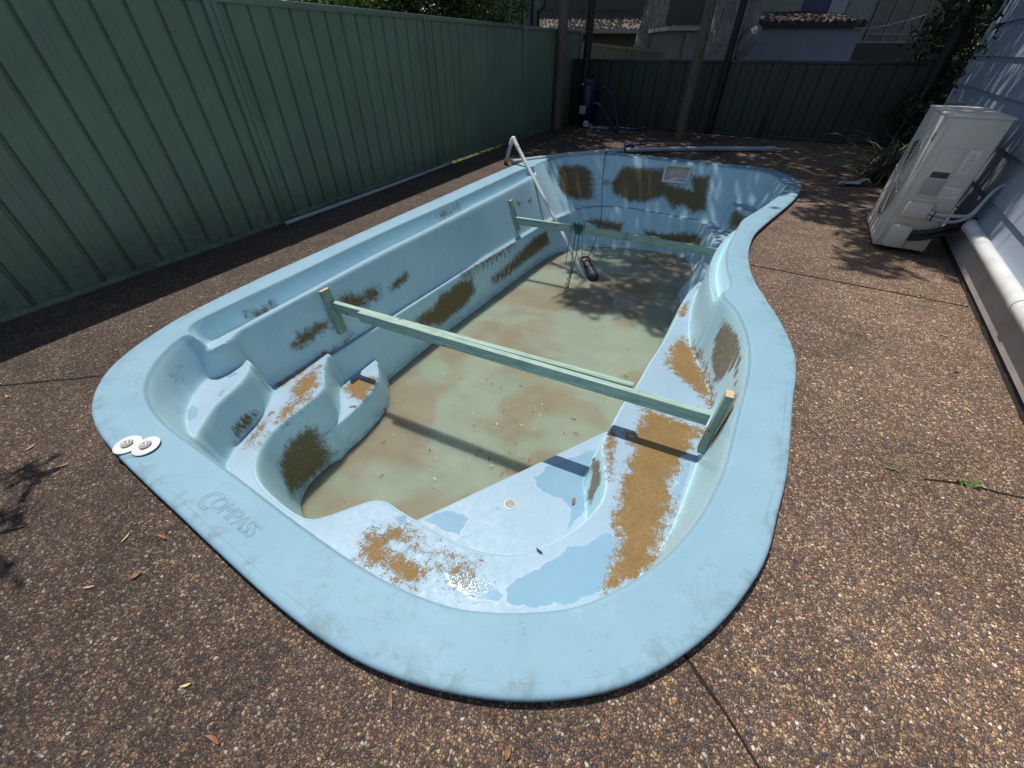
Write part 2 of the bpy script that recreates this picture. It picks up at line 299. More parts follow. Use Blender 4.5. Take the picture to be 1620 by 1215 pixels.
M['brownleaf']=simple("dry_brown_leaf",(.20,.085,.035),.7,.4,30); M['tanleaf']=simple("dry_tan_leaf",(.42,.26,.12),.7,.3,30); M['yellowleaf']=simple("yellow_leaf",(.50,.40,.12),.7,.25,30); M['darkbit']=simple("rotted_leaf",(.03,.022,.015),.8,.4,30); M['weed']=simple("green_weed",(.10,.19,.04),.6,.3,20)
# ------------------------------------------------------------------ pool plan curves and height function
P_OUT=[(-1.63,.20),(-1.37,.17),(-.98,.13),(-.66,.12),(-.39,.155),(-.12,.24),(.1,.36),(.26,.5),(.4,.68),(.5,.86),(.575,1.05),(.62,1.27),(.67,1.55),(.72,2.05),(.755,2.36),(.755,2.62),(.7,2.95),(.61,3.29),(.52,3.65),(.48,4.05),(.485,4.4),(.53,4.8),(.64,5.22),(.8,5.75),(.97,6.34),(1.08,6.85),(1.12,7.2),(1.08,7.6),(.95,7.93),(.74,8.15),(.45,8.24),(0.,8.29),(-.7,8.34),(-1.4,8.42),(-1.95,8.43),(-2.3,8.34),(-2.65,8.06),(-2.93,7.57),(-3.08,7.0),(-3.13,6.47),(-3.17,5.46),(-3.19,4.58),(-3.22,3.36),(-3.23,2.6),(-3.24,1.9),(-3.21,1.26),(-3.13,.92),(-3.02,.68),(-2.88,.52),(-2.7,.4),(-2.5,.325),(-2.25,.275),(-1.9,.23)]
LIPL=[(-2.78,6.62),(-2.75,6.15),(-2.80,4.82),(-2.83,3.73),(-2.87,2.95),(-2.87,2.08),(-2.87,1.47),(-2.855,1.31),(-2.80,1.21),(-2.81,1.07)]
LIPR=[(.27,3.23),(.225,3.43),(.185,3.8),(.175,4.1),(.19,4.35),(.225,4.6),(.3,4.98),(.37,5.19)]
RECL=[(-2.96,1.1),(-3.02,1.16),(-3.04,1.35),(-3.02,2.09),(-3.01,3.09),(-2.94,4.36),(-2.91,5.23),(-2.88,6.16),(-2.84,6.55)]
RECR=[(.38,5.12),(.345,4.8),(.305,4.47),(.29,4.08),(.31,3.75),(.35,3.5),(.335,3.36)]
TOPA=[(-2.93,1.05),(-2.86,.88),(-2.74,.73),(-2.6,.62),(-2.45,.555),(-2.26,.505),(-2.03,.475),(-1.64,.44),(-1.24,.395),(-.89,.365),(-.65,.36),(-.43,.385),(-.29,.43),(-.16,.49),(-.03,.57),(.08,.68),(.18,.81),(.27,.98),(.34,1.17),(.4,1.43),(.435,1.75),(.485,2.2),(.49,2.5),(.455,2.78),(.38,3.05)]
TOPB=[(.43,5.36),(.65,6.0),(.8,6.5),(.9,6.95),(.91,7.3),(.84,7.68),(.7,7.9),(.42,8.02),(0.,8.07),(-.7,8.12),(-1.4,8.2),(-1.95,8.2),(-2.25,8.08),(-2.52,7.8),(-2.72,7.4),(-2.8,7.0)]
P_TOP=TOPA+LIPR+TOPB+LIPL
P_LED=[(-2.74,.98),(-2.62,.8),(-2.45,.66),(-2.2,.585),(-1.9,.545),(-1.24,.48),(-.65,.45),(-.43,.47),(-.22,.56),(-.05,.68),(.08,.83),(.18,1.0),(.27,1.19),(.34,1.45),(.4,1.85),(.44,2.2),(.45,2.55),(.41,2.83),(.29,3.18),(.2,3.5),(.165,3.9),(.16,4.3),(.18,4.7),(.25,5.1),(.4,5.6),(.55,6.1),(.68,6.6),(.72,7.),(.66,7.35),(.5,7.52),(.28,7.6),(-.02,7.64),(-.56,7.74),(-1.14,7.84),(-1.6,7.8),(-1.98,7.6),(-2.25,7.1),(-2.4,6.4),(-2.47,5.7),(-2.52,4.98),(-2.62,3.94),(-2.68,2.97),(-2.73,2.19),(-2.75,1.6),(-2.77,1.25)]
P_WAT=[(-2.5,1.0),(-2.3,.8),(-1.9,.7),(-1.24,.65),(-.65,.62),(-.3,.75),(-.1,1.),(.0,1.4),(.1,2.),(.14,2.6),(.1,3.2),(.05,3.8),(.04,4.4),(.06,5.1),(.1,5.6),(.12,6.27),(.11,6.96),(-.03,7.33),(-.38,7.5),(-1.22,7.36),(-1.71,7.18),(-2.12,6.75),(-2.32,6.15),(-2.43,4.88),(-2.49,4.04),(-2.54,3.33),(-2.56,2.69),(-2.56,2.2),(-2.56,1.5)]
S1=[(-3.4,1.3),(-2.80,1.275),(-2.70,1.215),(-2.64,1.15),(-2.585,1.05),(-2.55,.93),(-2.52,.82),(-2.46,.72),(-2.4,.63),(-2.33,.5),(-2.3,-.1),(-3.4,-.1)]
BEN=[(-3.4,1.9),(-2.74,1.875),(-2.66,1.8),(-2.58,1.69),(-2.46,1.575),(-2.375,1.48),(-2.35,1.38),(-2.345,1.26),(-2.345,1.12),(-2.34,.98),(-2.30,.86),(-2.23,.76),(-2.14,.685),(-2.02,.635),(-1.84,.6),(-1.68,.585),(-1.56,.6),(-1.46,.7),(-1.37,.81),(-1.31,.86),(-1.24,.875),(-1.13,.862),(-.99,.852),(-.72,.842),(-.6,.855),(-.45,.9),(-.32,.995),(-.21,1.13),(-.13,1.28),(-.09,1.41),(-.09,1.53),(-.12,1.63),(-.17,1.75),(-.205,1.85),(-.20,1.96),(-.19,2.04),(-.17,2.32),(-.12,2.59),(-.08,2.96),(-.02,3.39),(.02,3.86),(.035,4.16),(.08,4.48),(.17,4.85),(.3,5.1),(.9,5.),(.9,1.5),(.5,.3),(-1.,-.1),(-3.4,-.1)]
S3=[(-3.4,2.3),(-2.62,2.265),(-2.53,2.2),(-2.46,2.14),(-2.37,2.03),(-2.305,1.88),(-2.28,1.72),(-2.265,1.55),(-2.275,1.38),(-2.3,1.2),(-2.8,1.0),(-3.4,1.)]
PLAT=[(-1.4,.8),(-1.22,1.03),(-.25,2.41),(.2,2.3),(.2,.6),(-1.4,.4)]
F1=[(.36,7.9),(.34,7.6),(.46,7.42),(.66,7.3),(.74,7.05),(1.2,7.),(1.2,8.4),(.5,8.4)]
F2=[(-.06,7.9),(.0,7.55),(.13,7.3),(.2,7.1),(.28,6.6),(.2,6.1),(.2,5.6),(1.3,5.6),(1.3,8.5)]
ZS1,ZB,ZS3,ZP=-.25,-.55,-.86,-.97
def sd(P,X,Y):
    P=np.array(P,float);Q=np.roll(P,-1,0)
    D=np.full(X.shape,1e9);ins=np.zeros(X.shape,bool)
    for (x0,y0),(x1,y1) in zip(P,Q):
        ex,ey=x1-x0,y1-y0;px=X-x0;py=Y-y0
        t=np.clip((px*ex+py*ey)/(ex*ex+ey*ey),0,1)
        np.minimum(D,(px-t*ex)**2+(py-t*ey)**2,out=D)
        if y0!=y1:
            c=((y0>Y)!=(y1>Y))&(px<ex*(Y-y0)/ey)
            ins^=c
    return np.where(ins,1,-1)*np.sqrt(D)
def spline(P,n=4,closed=True):
    P=np.array(P,float);N=len(P);o=[]
    for i in range(N if closed else N-1):
        a=P[(i-1)%N] if closed or i>0 else P[i];b=P[i];c=P[(i+1)%N];d=P[(i+2)%N] if closed or i<N-2 else c
        for k in range(n):
            t=k/n;o.append(.5*((2*b)+(c-a)*t+(2*a-5*b+4*c-d)*t*t+(3*b-a-3*c+d)*t**3))
    if not closed:o.append(P[-1])
    return np.array(o)
def smax(a,b,k):
    h=np.clip(.5+.5*(a-b)/k,0,1);return b*(1-h)+a*h+k*h*(1-h)
def zled(s):return -.60-.02*(s-2)
def zwat(s):return -1.16-.025*(s-2)
def blur(Z,sig):
    r=int(3*sig)+1;k=np.exp(-.5*(np.arange(-r,r+1)/sig)**2);k/=k.sum()
    for ax in (0,1):
        pad=[(0,0),(0,0)];pad[ax]=(r,r);Zp=np.pad(Z,pad,mode='edge');o=np.zeros_like(Z)
        for i,w in enumerate(k):
            o+=w*(Zp[i:i+Z.shape[0],:] if ax==0 else Zp[:,i:i+Z.shape[1]])
        Z=o
    return Z
def height(X,Y):
    out=spline(P_OUT,3);top=spline(P_TOP,4)
    dT=sd(top,X,Y);dL=sd(spline(P_LED,2),X,Y)
    dW=sd(spline(P_WAT,2),X,Y)
    zl=zled(Y);zw=zwat(Y);rim=.05
    LED=.06
    # upper wall loft
    t=np.clip(dT/(dT+np.maximum(-dL,0)+1e-6),0,1)
    zu=rim+(zl-rim)*t
    # lower wall loft (starts after the ledge)
    a=np.maximum(dL-LED,0);t2=np.clip(a/(a+np.maximum(-dW,0)+1e-6),0,1)
    zlow=zl+(zw-zl)*t2
    floor=np.maximum(-1.27-.07*np.maximum(Y-2.2,0),-1.62)
    zin=smax(zw-1.1*dW,floor,.06)
    Z=np.where(dT<0,rim,np.where(dL<0,zu,np.where(dW<0,zlow,zin)))
    # recesses
    sl=[tuple(q) for q in spline(LIPL,4,False)];sr=[tuple(q) for q in spline(LIPR,4,False)]
    recl=[tuple(q) for q in spline(RECL,3,False)]+sl; recr=[tuple(q) for q in spline(RECR,3,False)]+sr
    for rec,lip,zlip in ((recl,sl,-.055),(recr,sr,-.05)):
        d=sd(rec,X,Y)
        L=np.array(lip);dl=np.full(X.shape,1e9)
        for (x0,y0),(x1,y1) in zip(L[:-1],L[1:]):
            ex,ey=x1-x0,y1-y0;px=X-x0;py=Y-y0;tt=np.clip((px*ex+py*ey)/(ex*ex+ey*ey),0,1)
            np.minimum(dl,np.hypot(px-tt*ex,py-tt*ey),out=dl)
        trough=np.maximum(rim-np.maximum(d,0)*4.5,-.115)
        bar=zlip-np.maximum(dl-.028,0)*3.
        zz=np.maximum(trough,np.minimum(bar,zlip))
        zz=np.minimum(zz,np.maximum(trough,zlip))
        Z=np.where(d>0,np.where(dl<.028,np.minimum(zlip,rim),zz),Z)
        Z=np.where((d<=0)&(((dl<.07)&(dT>0))|(dl<.03)),np.minimum(Z,zlip),Z)
    ins=dT>-.3
    for P,z,k in ((S1,ZS1,9.),(BEN,ZB,7.),(S3,ZS3,7.),(PLAT,ZP,9.),(F1,-.40,4.),(F2,-.74,3.)):
        d=sd(spline(P,2) if P not in (PLAT,) else P,X,Y)
        Z=np.where(ins,np.maximum(Z,z+np.minimum(d,0)*k),Z)
    return Z,dT,sd(out,X,Y)
STAINS={'sand':[(1,2,[(0.13,3.47,-0.55),(0.23,3.3,-0.52),(0.3,3.13,-0.52),(0.37,2.93,-0.52),(0.44,2.67,-0.5),(0.45,2.56,-0.51),(0.42,2.61,-0.55),(0.34,2.73,-0.55),(0.22,2.83,-0.55),(0.11,2.91,-0.55),(0.06,3.01,-0.55),(0.06,3.2,-0.55),(0.09,3.37,-0.55)]),
(1,2,[(0.05,3.83,-0.55),(0.04,3.94,-0.55),(0.07,4.16,-0.55),(0.11,4.22,-0.55),(0.1,4.0,-0.55),(0.1,3.88,-0.55)]),
(1,2,[(0.02,2.33,-0.55),(0.43,2.3,-0.55),(0.4,2.22,-0.55),(0.34,2.19,-0.55),(0.34,2.1,-0.55),(0.31,1.99,-0.55),(0.29,1.85,-0.55),(0.26,1.76,-0.55),(0.29,1.66,-0.55),(0.29,1.57,-0.55),(0.29,1.49,-0.55),(0.27,1.37,-0.55),(0.25,1.13,-0.5),(0.18,1.03,-0.55),(0.07,0.94,-0.55),(0.07,1.06,-0.55),(0.09,1.15,-0.55),(0.08,1.24,-0.55),(0.04,1.27,-0.55),(0.03,1.39,-0.55),(0.01,1.54,-0.55),(0.01,1.64,-0.55),(0.04,1.72,-0.55),(-0.0,1.79,-0.55),(0.03,1.92,-0.55),(-0.07,1.99,-0.55),(0.01,2.16,-0.55),(0.01,2.25,-0.55)]),
(0.95,2,[(-0.18,2.01,-0.56),(-0.15,2.02,-0.55),(-0.12,1.88,-0.55),(-0.08,1.68,-0.55),(-0.07,1.6,-0.55),(-0.11,1.7,-0.55),(-0.17,1.86,-0.55)]),
(0.95,2,[(-1.21,0.65,-0.55),(-1.11,0.71,-0.55),(-1.08,0.76,-0.55),(-0.98,0.78,-0.55),(-0.95,0.72,-0.55),(-1.05,0.7,-0.55),(-1.05,0.64,-0.55),(-0.89,0.65,-0.55),(-0.78,0.62,-0.55),(-0.81,0.54,-0.55),(-0.93,0.54,-0.55),(-1.06,0.55,-0.55),(-1.14,0.55,-0.55)]),
(0.62,2,[(-0.88,0.67,-0.55),(-0.76,0.73,-0.55),(-0.66,0.83,-0.56),(-0.53,0.84,-0.55),(-0.52,0.75,-0.55),(-0.46,0.71,-0.55),(-0.48,0.64,-0.55),(-0.55,0.58,-0.55),(-0.64,0.58,-0.55),(-0.72,0.62,-0.55)]),
(0.62,2,[(-1.22,0.72,-0.55),(-1.09,0.84,-0.56),(-0.88,0.79,-0.55),(-0.64,0.79,-0.55),(-0.72,0.68,-0.55),(-0.94,0.64,-0.55)]),
(0.95,2,[(-2.63,1.68,-0.55),(-2.46,1.5,-0.55),(-2.4,1.34,-0.55),(-2.37,1.17,-0.55),(-2.38,1.06,-0.55),(-2.46,1.16,-0.55),(-2.46,1.27,-0.55),(-2.63,1.42,-0.55),(-2.64,1.57,-0.55)]),
(0.95,2,[(-2.51,1.11,-0.55),(-2.46,1.02,-0.55),(-2.41,0.89,-0.55),(-2.38,0.79,-0.55),(-2.43,0.86,-0.55),(-2.49,1.02,-0.55)]),
(1,2,[(-2.54,1.77,-0.86),(-2.57,1.9,-0.86),(-2.41,2.02,-0.86),(-2.35,1.95,-0.87),(-2.3,1.75,-0.86),(-2.35,1.7,-0.86),(-2.5,1.77,-0.86)]),
(0.95,2,[(-2.69,1.31,-0.55),(-2.73,1.35,-0.55),(-2.72,1.59,-0.55),(-2.73,1.85,-0.55),(-2.7,1.82,-0.55),(-2.68,1.56,-0.55)]),
(0.55,2,[(-2.6,0.88,-0.25),(-2.64,0.95,-0.25),(-2.64,1.01,-0.25),(-2.59,0.97,-0.25),(-2.56,0.9,-0.25)])],
'algae':[(0.8,0,[(-2.8,1.61,-0.34),(-2.81,1.72,-0.28),(-2.8,1.85,-0.29),(-2.8,1.99,-0.3),(-2.8,2.06,-0.31),(-2.78,2.03,-0.42),(-2.78,1.91,-0.42),(-2.78,1.83,-0.44),(-2.78,1.68,-0.44),(-2.79,1.6,-0.39)]),
(0.9,0,[(-2.82,2.22,-0.2),(-2.81,2.35,-0.21),(-2.79,2.48,-0.29),(-2.8,2.57,-0.26),(-2.78,2.72,-0.31),(-2.75,2.68,-0.41),(-2.76,2.52,-0.41),(-2.77,2.39,-0.41),(-2.79,2.26,-0.33)]),
(0.8,0,[(-2.77,2.79,-0.36),(-2.77,2.95,-0.32),(-2.76,3.16,-0.31),(-2.74,3.19,-0.38),(-2.73,3.04,-0.43),(-2.74,2.81,-0.43)]),
(1,0,[(-2.61,2.88,-0.79),(-2.6,3.05,-0.78),(-2.59,3.3,-0.8),(-2.59,3.44,-0.72),(-2.56,3.85,-0.72),(-2.53,4.1,-0.77),(-2.51,4.13,-0.97),(-2.52,3.83,-1.05),(-2.55,3.32,-1.06),(-2.58,3.07,-0.94)]),
(0.95,0,[(-2.48,4.51,-0.93),(-2.45,4.94,-0.91),(-2.43,5.33,-0.86),(-2.39,5.87,-0.78),(-2.34,6.3,-0.81),(-2.3,6.38,-1.05),(-2.36,5.95,-1.07),(-2.4,5.41,-1.08),(-2.44,4.91,-1.09),(-2.47,4.56,-1.05)]),
(0.7,0,[(-2.65,5.47,-0.26),(-2.66,5.72,-0.21),(-2.62,5.93,-0.28),(-2.59,5.81,-0.36)]),
(0.7,0,[(-2.61,6.01,-0.3),(-2.61,6.17,-0.26),(-2.58,6.21,-0.35),(-2.57,6.07,-0.38)]),
(0.95,2,[(-3.01,1.5,-0.08),(-3.01,1.6,-0.06),(-3.0,1.78,-0.07),(-2.99,1.77,-0.1),(-2.99,1.59,-0.11)]),
(0.95,2,[(-2.94,4.04,-0.04),(-2.92,4.45,-0.03),(-2.91,4.56,-0.04),(-2.92,4.21,-0.08)]),
(1,0,[(-2.61,7.38,-0.11),(-2.57,7.53,-0.07),(-2.27,7.91,-0.12),(-2.1,7.93,-0.24),(-1.98,7.7,-0.61),(-2.19,7.46,-0.59),(-2.36,7.24,-0.49),(-2.49,7.21,-0.34)]),
(1,1,[(-1.61,8.12,-0.12),(-0.88,8.08,-0.09),(-0.82,7.99,-0.28),(-0.32,7.91,-0.32),(-0.38,8.0,-0.14),(-0.11,8.0,-0.1),(-0.07,7.89,-0.29),(-0.02,7.72,-0.57),(-0.21,7.72,-0.63),(-0.4,7.79,-0.55),(-0.54,7.79,-0.62),(-0.76,7.9,-0.47),(-1.06,7.88,-0.6),(-1.34,7.89,-0.62),(-1.66,7.9,-0.51),(-1.73,7.97,-0.37)]),
(1,1,[(-1.97,7.29,-0.89),(-1.79,7.49,-0.89),(-1.33,7.6,-0.95),(-1.33,7.51,-1.07),(-1.69,7.42,-1.03)]),
(1,1,[(-0.92,7.59,-1.0),(-0.58,7.58,-1.01),(0.05,7.34,-0.89),(0.08,7.19,-1.01),(-0.2,7.5,-1.14),(-0.63,7.51,-1.2),(-0.86,7.51,-1.16)]),
(0.9,0,[(0.47,7.44,-0.4),(0.58,7.34,-0.46),(0.41,4.95,0.05),(0.45,7.3,-0.74),(0.37,7.44,-0.61),(0.4,7.47,-0.47)]),
(1,0,[(-2.32,1.2,-0.72),(-2.31,1.25,-0.79),(-2.28,1.23,-0.94),(-2.24,1.26,-1.06),(-2.26,1.14,-1.13),(-2.26,0.99,-1.09),(-2.22,0.87,-1.06),(-2.19,0.82,-1.04),(-2.18,0.79,-0.95),(-2.25,0.85,-0.82),(-2.29,0.91,-0.75),(-2.32,1.08,-0.71),(-2.32,1.18,-0.73)]),
(0.85,0,[(-2.54,0.96,-0.43),(-2.55,1.03,-0.48),(-2.54,1.05,-0.53),(-2.47,0.9,-0.55),(-2.47,0.82,-0.54),(-2.41,0.7,-0.5),(-2.47,0.8,-0.5),(-2.5,0.83,-0.43)]),
(0.8,2,[(-2.77,0.8,-0.06),(-2.83,0.88,-0.06),(-2.84,0.91,-0.09),(-2.78,0.83,-0.12),(-2.73,0.77,-0.09)]),
(0.75,2,[(-2.66,0.69,-0.06),(-2.72,0.75,-0.08),(-2.7,0.74,-0.1),(-2.65,0.68,-0.08)]),
(0.8,0,[(-2.27,1.95,-1.22),(-2.29,1.95,-1.1),(-2.26,1.86,-1.14),(-2.25,1.8,-1.16)]),
(1,2,[(-2.74,2.12,-0.55),(-2.74,2.21,-0.57),(-2.73,2.13,-0.59),(-2.74,1.89,-0.57),(-2.72,1.84,-0.55)]),
(1,2,[(-2.57,3.92,-0.65),(-2.5,4.84,-0.66),(-2.45,5.27,-0.69),(-2.46,4.98,-0.71),(-2.55,4.11,-0.69)])],
'film':[(1,0,[(0.34,3.12,-0.07),(0.42,2.94,-0.06),(0.47,2.7,-0.03),(0.49,2.51,-0.04),(0.49,2.35,-0.09),(0.48,2.27,-0.16),(0.48,2.54,-0.15),(0.46,2.65,-0.23),(0.45,2.65,-0.35),(0.43,2.76,-0.46),(0.39,2.92,-0.42),(0.36,3.01,-0.41),(0.35,3.07,-0.25),(0.34,3.11,-0.14)]),
(0.9,0,[(0.48,2.3,-0.15),(0.48,2.38,-0.12),(0.47,2.12,-0.05),(0.45,1.95,-0.09),(0.43,1.87,-0.18),(0.42,1.93,-0.43),(0.43,2.01,-0.38)]),
(1,0,[(-0.25,2.14,-0.96),(-0.17,1.75,-0.6),(-0.13,1.61,-0.65),(-0.16,1.58,-0.91),(-0.2,1.69,-0.92),(-0.21,1.77,-0.77)])],
'wet':[(1,2,[(-0.71,0.66,-0.55),(-0.61,0.62,-0.55),(-0.53,0.6,-0.55),(-0.38,0.65,-0.55),(-0.36,0.71,-0.55),(-0.48,0.71,-0.55),(-0.59,0.71,-0.55)]),
(1,2,[(-0.33,0.66,-0.55),(-0.4,0.71,-0.55),(-0.39,0.74,-0.55),(-0.32,0.83,-0.55),(-0.23,0.95,-0.55),(-0.18,1.06,-0.55),(-0.09,1.11,-0.55),(-0.0,1.25,-0.55),(0.09,1.21,-0.55),(0.07,1.05,-0.55),(0.07,0.93,-0.55),(-0.07,0.8,-0.55),(-0.21,0.72,-0.55)]),
(1,2,[(-1.18,1.04,-0.97),(-1.12,1.12,-0.97),(-1.01,1.2,-0.97),(-0.9,1.18,-0.97),(-0.89,1.11,-0.97),(-0.87,1.04,-0.97),(-1.0,1.02,-0.97)]),
(1,2,[(-0.62,1.7,-0.97),(-0.57,1.82,-0.97),(-0.44,1.98,-0.97),(-0.27,2.17,-0.97),(-0.24,1.82,-0.83),(-0.24,1.74,-0.95),(-0.18,1.6,-0.95),(-0.24,1.4,-0.97),(-0.26,1.43,-0.97),(-0.27,1.55,-0.97),(-0.41,1.61,-0.97),(-0.57,1.62,-0.97)]),
(1,2,[(0.27,1.75,-0.55),(0.33,1.98,-0.55),(0.38,1.92,-0.55),(0.34,1.64,-0.55),(0.31,1.44,-0.55),(0.29,1.37,-0.55),(0.31,1.58,-0.55)]),
(0.9,2,[(-2.6,0.69,-0.23),(-2.66,0.76,-0.25),(-2.61,0.77,-0.25),(-2.52,0.72,-0.25),(-2.53,0.67,-0.25)]),
(0.9,2,[(-2.77,1.05,-0.25),(-2.74,1.12,-0.25),(-2.68,1.12,-0.25),(-2.69,1.03,-0.25)]),
(0.9,1,[(-1.36,0.52,-0.55),(-1.35,0.59,-0.55),(-1.3,0.63,-0.55),(-1.23,0.55,-0.55),(-0.92,0.36,0.02)]),
(0.9,2,[(-1.36,0.64,-0.55),(-1.32,0.68,-0.55),(-1.3,0.66,-0.55),(-1.34,0.63,-0.55)]),
(0.9,2,[(-1.13,0.81,-0.55),(-1.09,0.84,-0.56),(-1.02,0.81,-0.55),(-1.08,0.77,-0.55)]),
(0.9,2,[(-0.78,1.35,-0.97),(-0.76,1.38,-0.97),(-0.73,1.34,-0.97),(-0.75,1.32,-0.97)]),
(0.9,2,[(-0.71,1.32,-0.97),(-0.7,1.35,-0.97),(-0.67,1.31,-0.97),(-0.68,1.3,-0.97)]),
(0.9,2,[(-0.1,2.34,-0.55),(0.08,2.39,-0.55),(0.38,2.57,-0.55),(0.39,2.46,-0.55),(0.0,2.32,-0.55)])]}
# ------------------------------------------------------------------ pool shell as a height field
x=np.arange(-3.3,1.2,.01);y=np.arange(.06,8.5,.01)
GX,GY=np.meshgrid(x,y)
GZ,dT,dO=height(GX,GY); GZ=blur(GZ,.9)
def bil(A,w,s):
    i=np.clip((s-y[0])/.01,0,len(y)-1.001);j=np.clip((w-x[0])/.01,0,len(x)-1.001);i0=i.astype(int);j0=j.astype(int);a=i-i0;b=j-j0
    return A[i0,j0]*(1-a)*(1-b)+A[i0+1,j0]*a*(1-b)+A[i0,j0+1]*(1-a)*b+A[i0+1,j0+1]*a*b
def surf(w,s): return float(bil(GZ,np.array([float(w)]),np.array([float(s)]))[0])
gy_,gx_=np.gradient(GZ,.01,.01)
def stain(layer,scale=.10):
    F=np.zeros(GX.shape)
    for a,ax,pts in STAINS[layer]:
        P=np.array(pts);lo=P.min(0)-.16;hi=P.max(0)+.16
        m=(GX>lo[0])&(GX<hi[0])&(GY>lo[1])&(GY<hi[1])
        zm=.0 if ax!=2 else .10
        m&=(GZ>lo[2]+zm)&(GZ<hi[2]-zm)
        if not m.any(): continue
        C=(GX[m],GY[m],GZ[m]);u,v=[i for i in range(3) if i!=ax]
        d=sd([(q[u],q[v]) for q in P],C[u],C[v])
        sz=min(scale,max(.03,.6*math.sqrt(max(1e-4,abs(np.ptp(P[:,u])*np.ptp(P[:,v]))))*.5))
        f=np.clip(.5+.35*d/sz,0,.92)*a
        F[m]=np.maximum(F[m],f)
    return F
LAY={k:stain(k,.05 if k=='wet' else .10) for k in('sand','algae','film','wet')}
LAY['depth']=zwat(GY)-GZ
LAY['rimd']=dO
# snap the vertices next to the coping contour onto it, drop the cells outside
CUT=.04; dd=dO-CUT
gy2,gx2=np.gradient(dO,.01,.01)
snap=np.abs(dd)<=.0075
SX=np.where(snap,GX-gx2*dd,GX);SY=np.where(snap,GY-gy2*dd,GY)
keepv=(dd>=-.0075)
ny,nx=GX.shape
idx=np.arange(ny*nx).reshape(ny,nx)
quads=np.stack([idx[:-1,:-1],idx[:-1,1:],idx[1:,1:],idx[1:,:-1]],-1).reshape(-1,4)
kv=keepv.ravel();quads=quads[kv[quads].all(1)]
cx=GX.ravel()[quads].mean(1);cy=GY.ravel()[quads].mean(1);cz=GZ.ravel()[quads].mean(1);ct=dT.ravel()[quads].mean(1)
s1=sd(spline(S1,2),cx,cy);sb=sd(spline(BEN,2),cx,cy);s3=sd(spline(S3,2),cx,cy);sp=sd(PLAT,cx,cy)
reg=np.zeros(len(quads),int)                       # 0 basin
near=ct>.05
reg[near&(sp>-.03)&(cz>-1.12)]=4
reg[near&(sb>-.07)&(cx>=-1.6)&(cz>-.95)]=3
reg[near&(s3>-.06)&(cx<-1.6)&(cz>-1.12)]=7
reg[near&(sb>-.05)&(cx<-1.6)&(cz>-.80)]=6
reg[near&(s1>-.03)&(cz>-.5)]=5
reg[cz>.044]=1
pool=empty("swimming_pool",(0,0,0),0,"pale blue fibreglass swimming pool shell, nearly drained and stained, sunk in the paving","swimming pool")
NRM=np.stack([-gx_,-gy_,np.ones_like(gx_)],-1);NRM/=np.linalg.norm(NRM,axis=-1,keepdims=True);NRM=NRM.reshape(-1,3)
VX=np.stack([SX,SY,GZ],-1).reshape(-1,3)
def grid_part(name,sel,mat,extra=None):
    q=quads[sel];used,inv=np.unique(q,return_inverse=True);q=inv.reshape(-1,4)
    me=bpy.data.meshes.new(name);v=VX[used]
    me.vertices.add(len(v));me.vertices.foreach_set('co',v.astype(np.float32).ravel())
    me.loops.add(q.size);me.loops.foreach_set('vertex_index',q.ravel().astype(np.int32))
    me.polygons.add(len(q));me.polygons.foreach_set('loop_start',(np.arange(len(q))*4).astype(np.int32));me.polygons.foreach_set('use_smooth',np.ones(len(q),bool))
    me.update(calc_edges=True)
    for k,A in LAY.items():
        at=me.attributes.new(k,'FLOAT','POINT');at.data.foreach_set('value',A.ravel()[used].astype(np.float32))
    me.normals_split_custom_set_from_vertices([tuple(n) for n in NRM[used]])
    me.materials.append(mat);o=bpy.data.objects.new(name,me);COL.objects.link(o);o.parent=pool;return o
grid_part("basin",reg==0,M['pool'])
cop=grid_part("coping",reg==1,M['coping'])
grid_part("bench_seat",reg==3,M['pool']); grid_part("spa_platform",reg==4,M['pool'])
grid_part("entry_step",reg==5,M['pool']); grid_part("entry_step",reg==6,M['pool']); grid_part("entry_step",reg==7,M['pool'])
# rounded outer lip of the coping
ring=spline(P_OUT,8); ring=np.array(ring)
t_=np.roll(ring,-1,0)-np.roll(ring,1,0);t_/=np.linalg.norm(t_,axis=1,keepdims=True)
area=.5*np.sum(ring[:,0]*np.roll(ring[:,1],-1)-np.roll(ring[:,0],-1)*ring[:,1])
nin=np.stack([-t_[:,1],t_[:,0]],1)*(1 if area>0 else -1)
def ring_mesh(name,prof,mat,par):
    mb=MB();n=len(ring);vs=[];fs=[]
    for d,z in prof:
        for p,k in zip(ring,nin): vs.append((p[0]+k[0]*d,p[1]+k[1]*d,z))
    for i in range(len(prof)-1):
        for k in range(n):
            a=i*n+k;b=i*n+(k+1)%n;fs.append((a,b,b+n,a+n))
    mb.add(vs,fs);return mb.build(name,mat,par,smooth=True,angle=80)
ring_mesh("coping_lip",[(.0405,.05),(.026,.05),(.014,.0496),(.007,.047),(.002,.042),(0,.036),(0,.027),(.003,.024)],M['coping'],pool)
ring_mesh("edge_trim",[(.003,.0245),(.006,.022),(.007,-.03)],M['trim'],pool)  # near-black skirt below the coping lip
# fittings of the shell -------------------------------------------------
def wall_pt(w,s,z,axis):   # first surface point near (w,s) at height z going outward along the axis
    return None
M['cup']=simple('silty_grey_plastic',(.16,.17,.155),.35,.4,30)
dm=MB().lathe([(.034,.0005),(.036,.0035),(.041,.004),(.045,.0025),(.046,-.003)],(0,0,0),28); do=dm.build("drain_fitting",M['pvcgrey'],pool,smooth=True); do.location=(-.685,1.41,ZP+.0005)
db=MB().lathe([(.0,.0012),(.022,.0015),(.0345,.003)],(0,0,0),24).build("drain_cup",M['cup'],do)
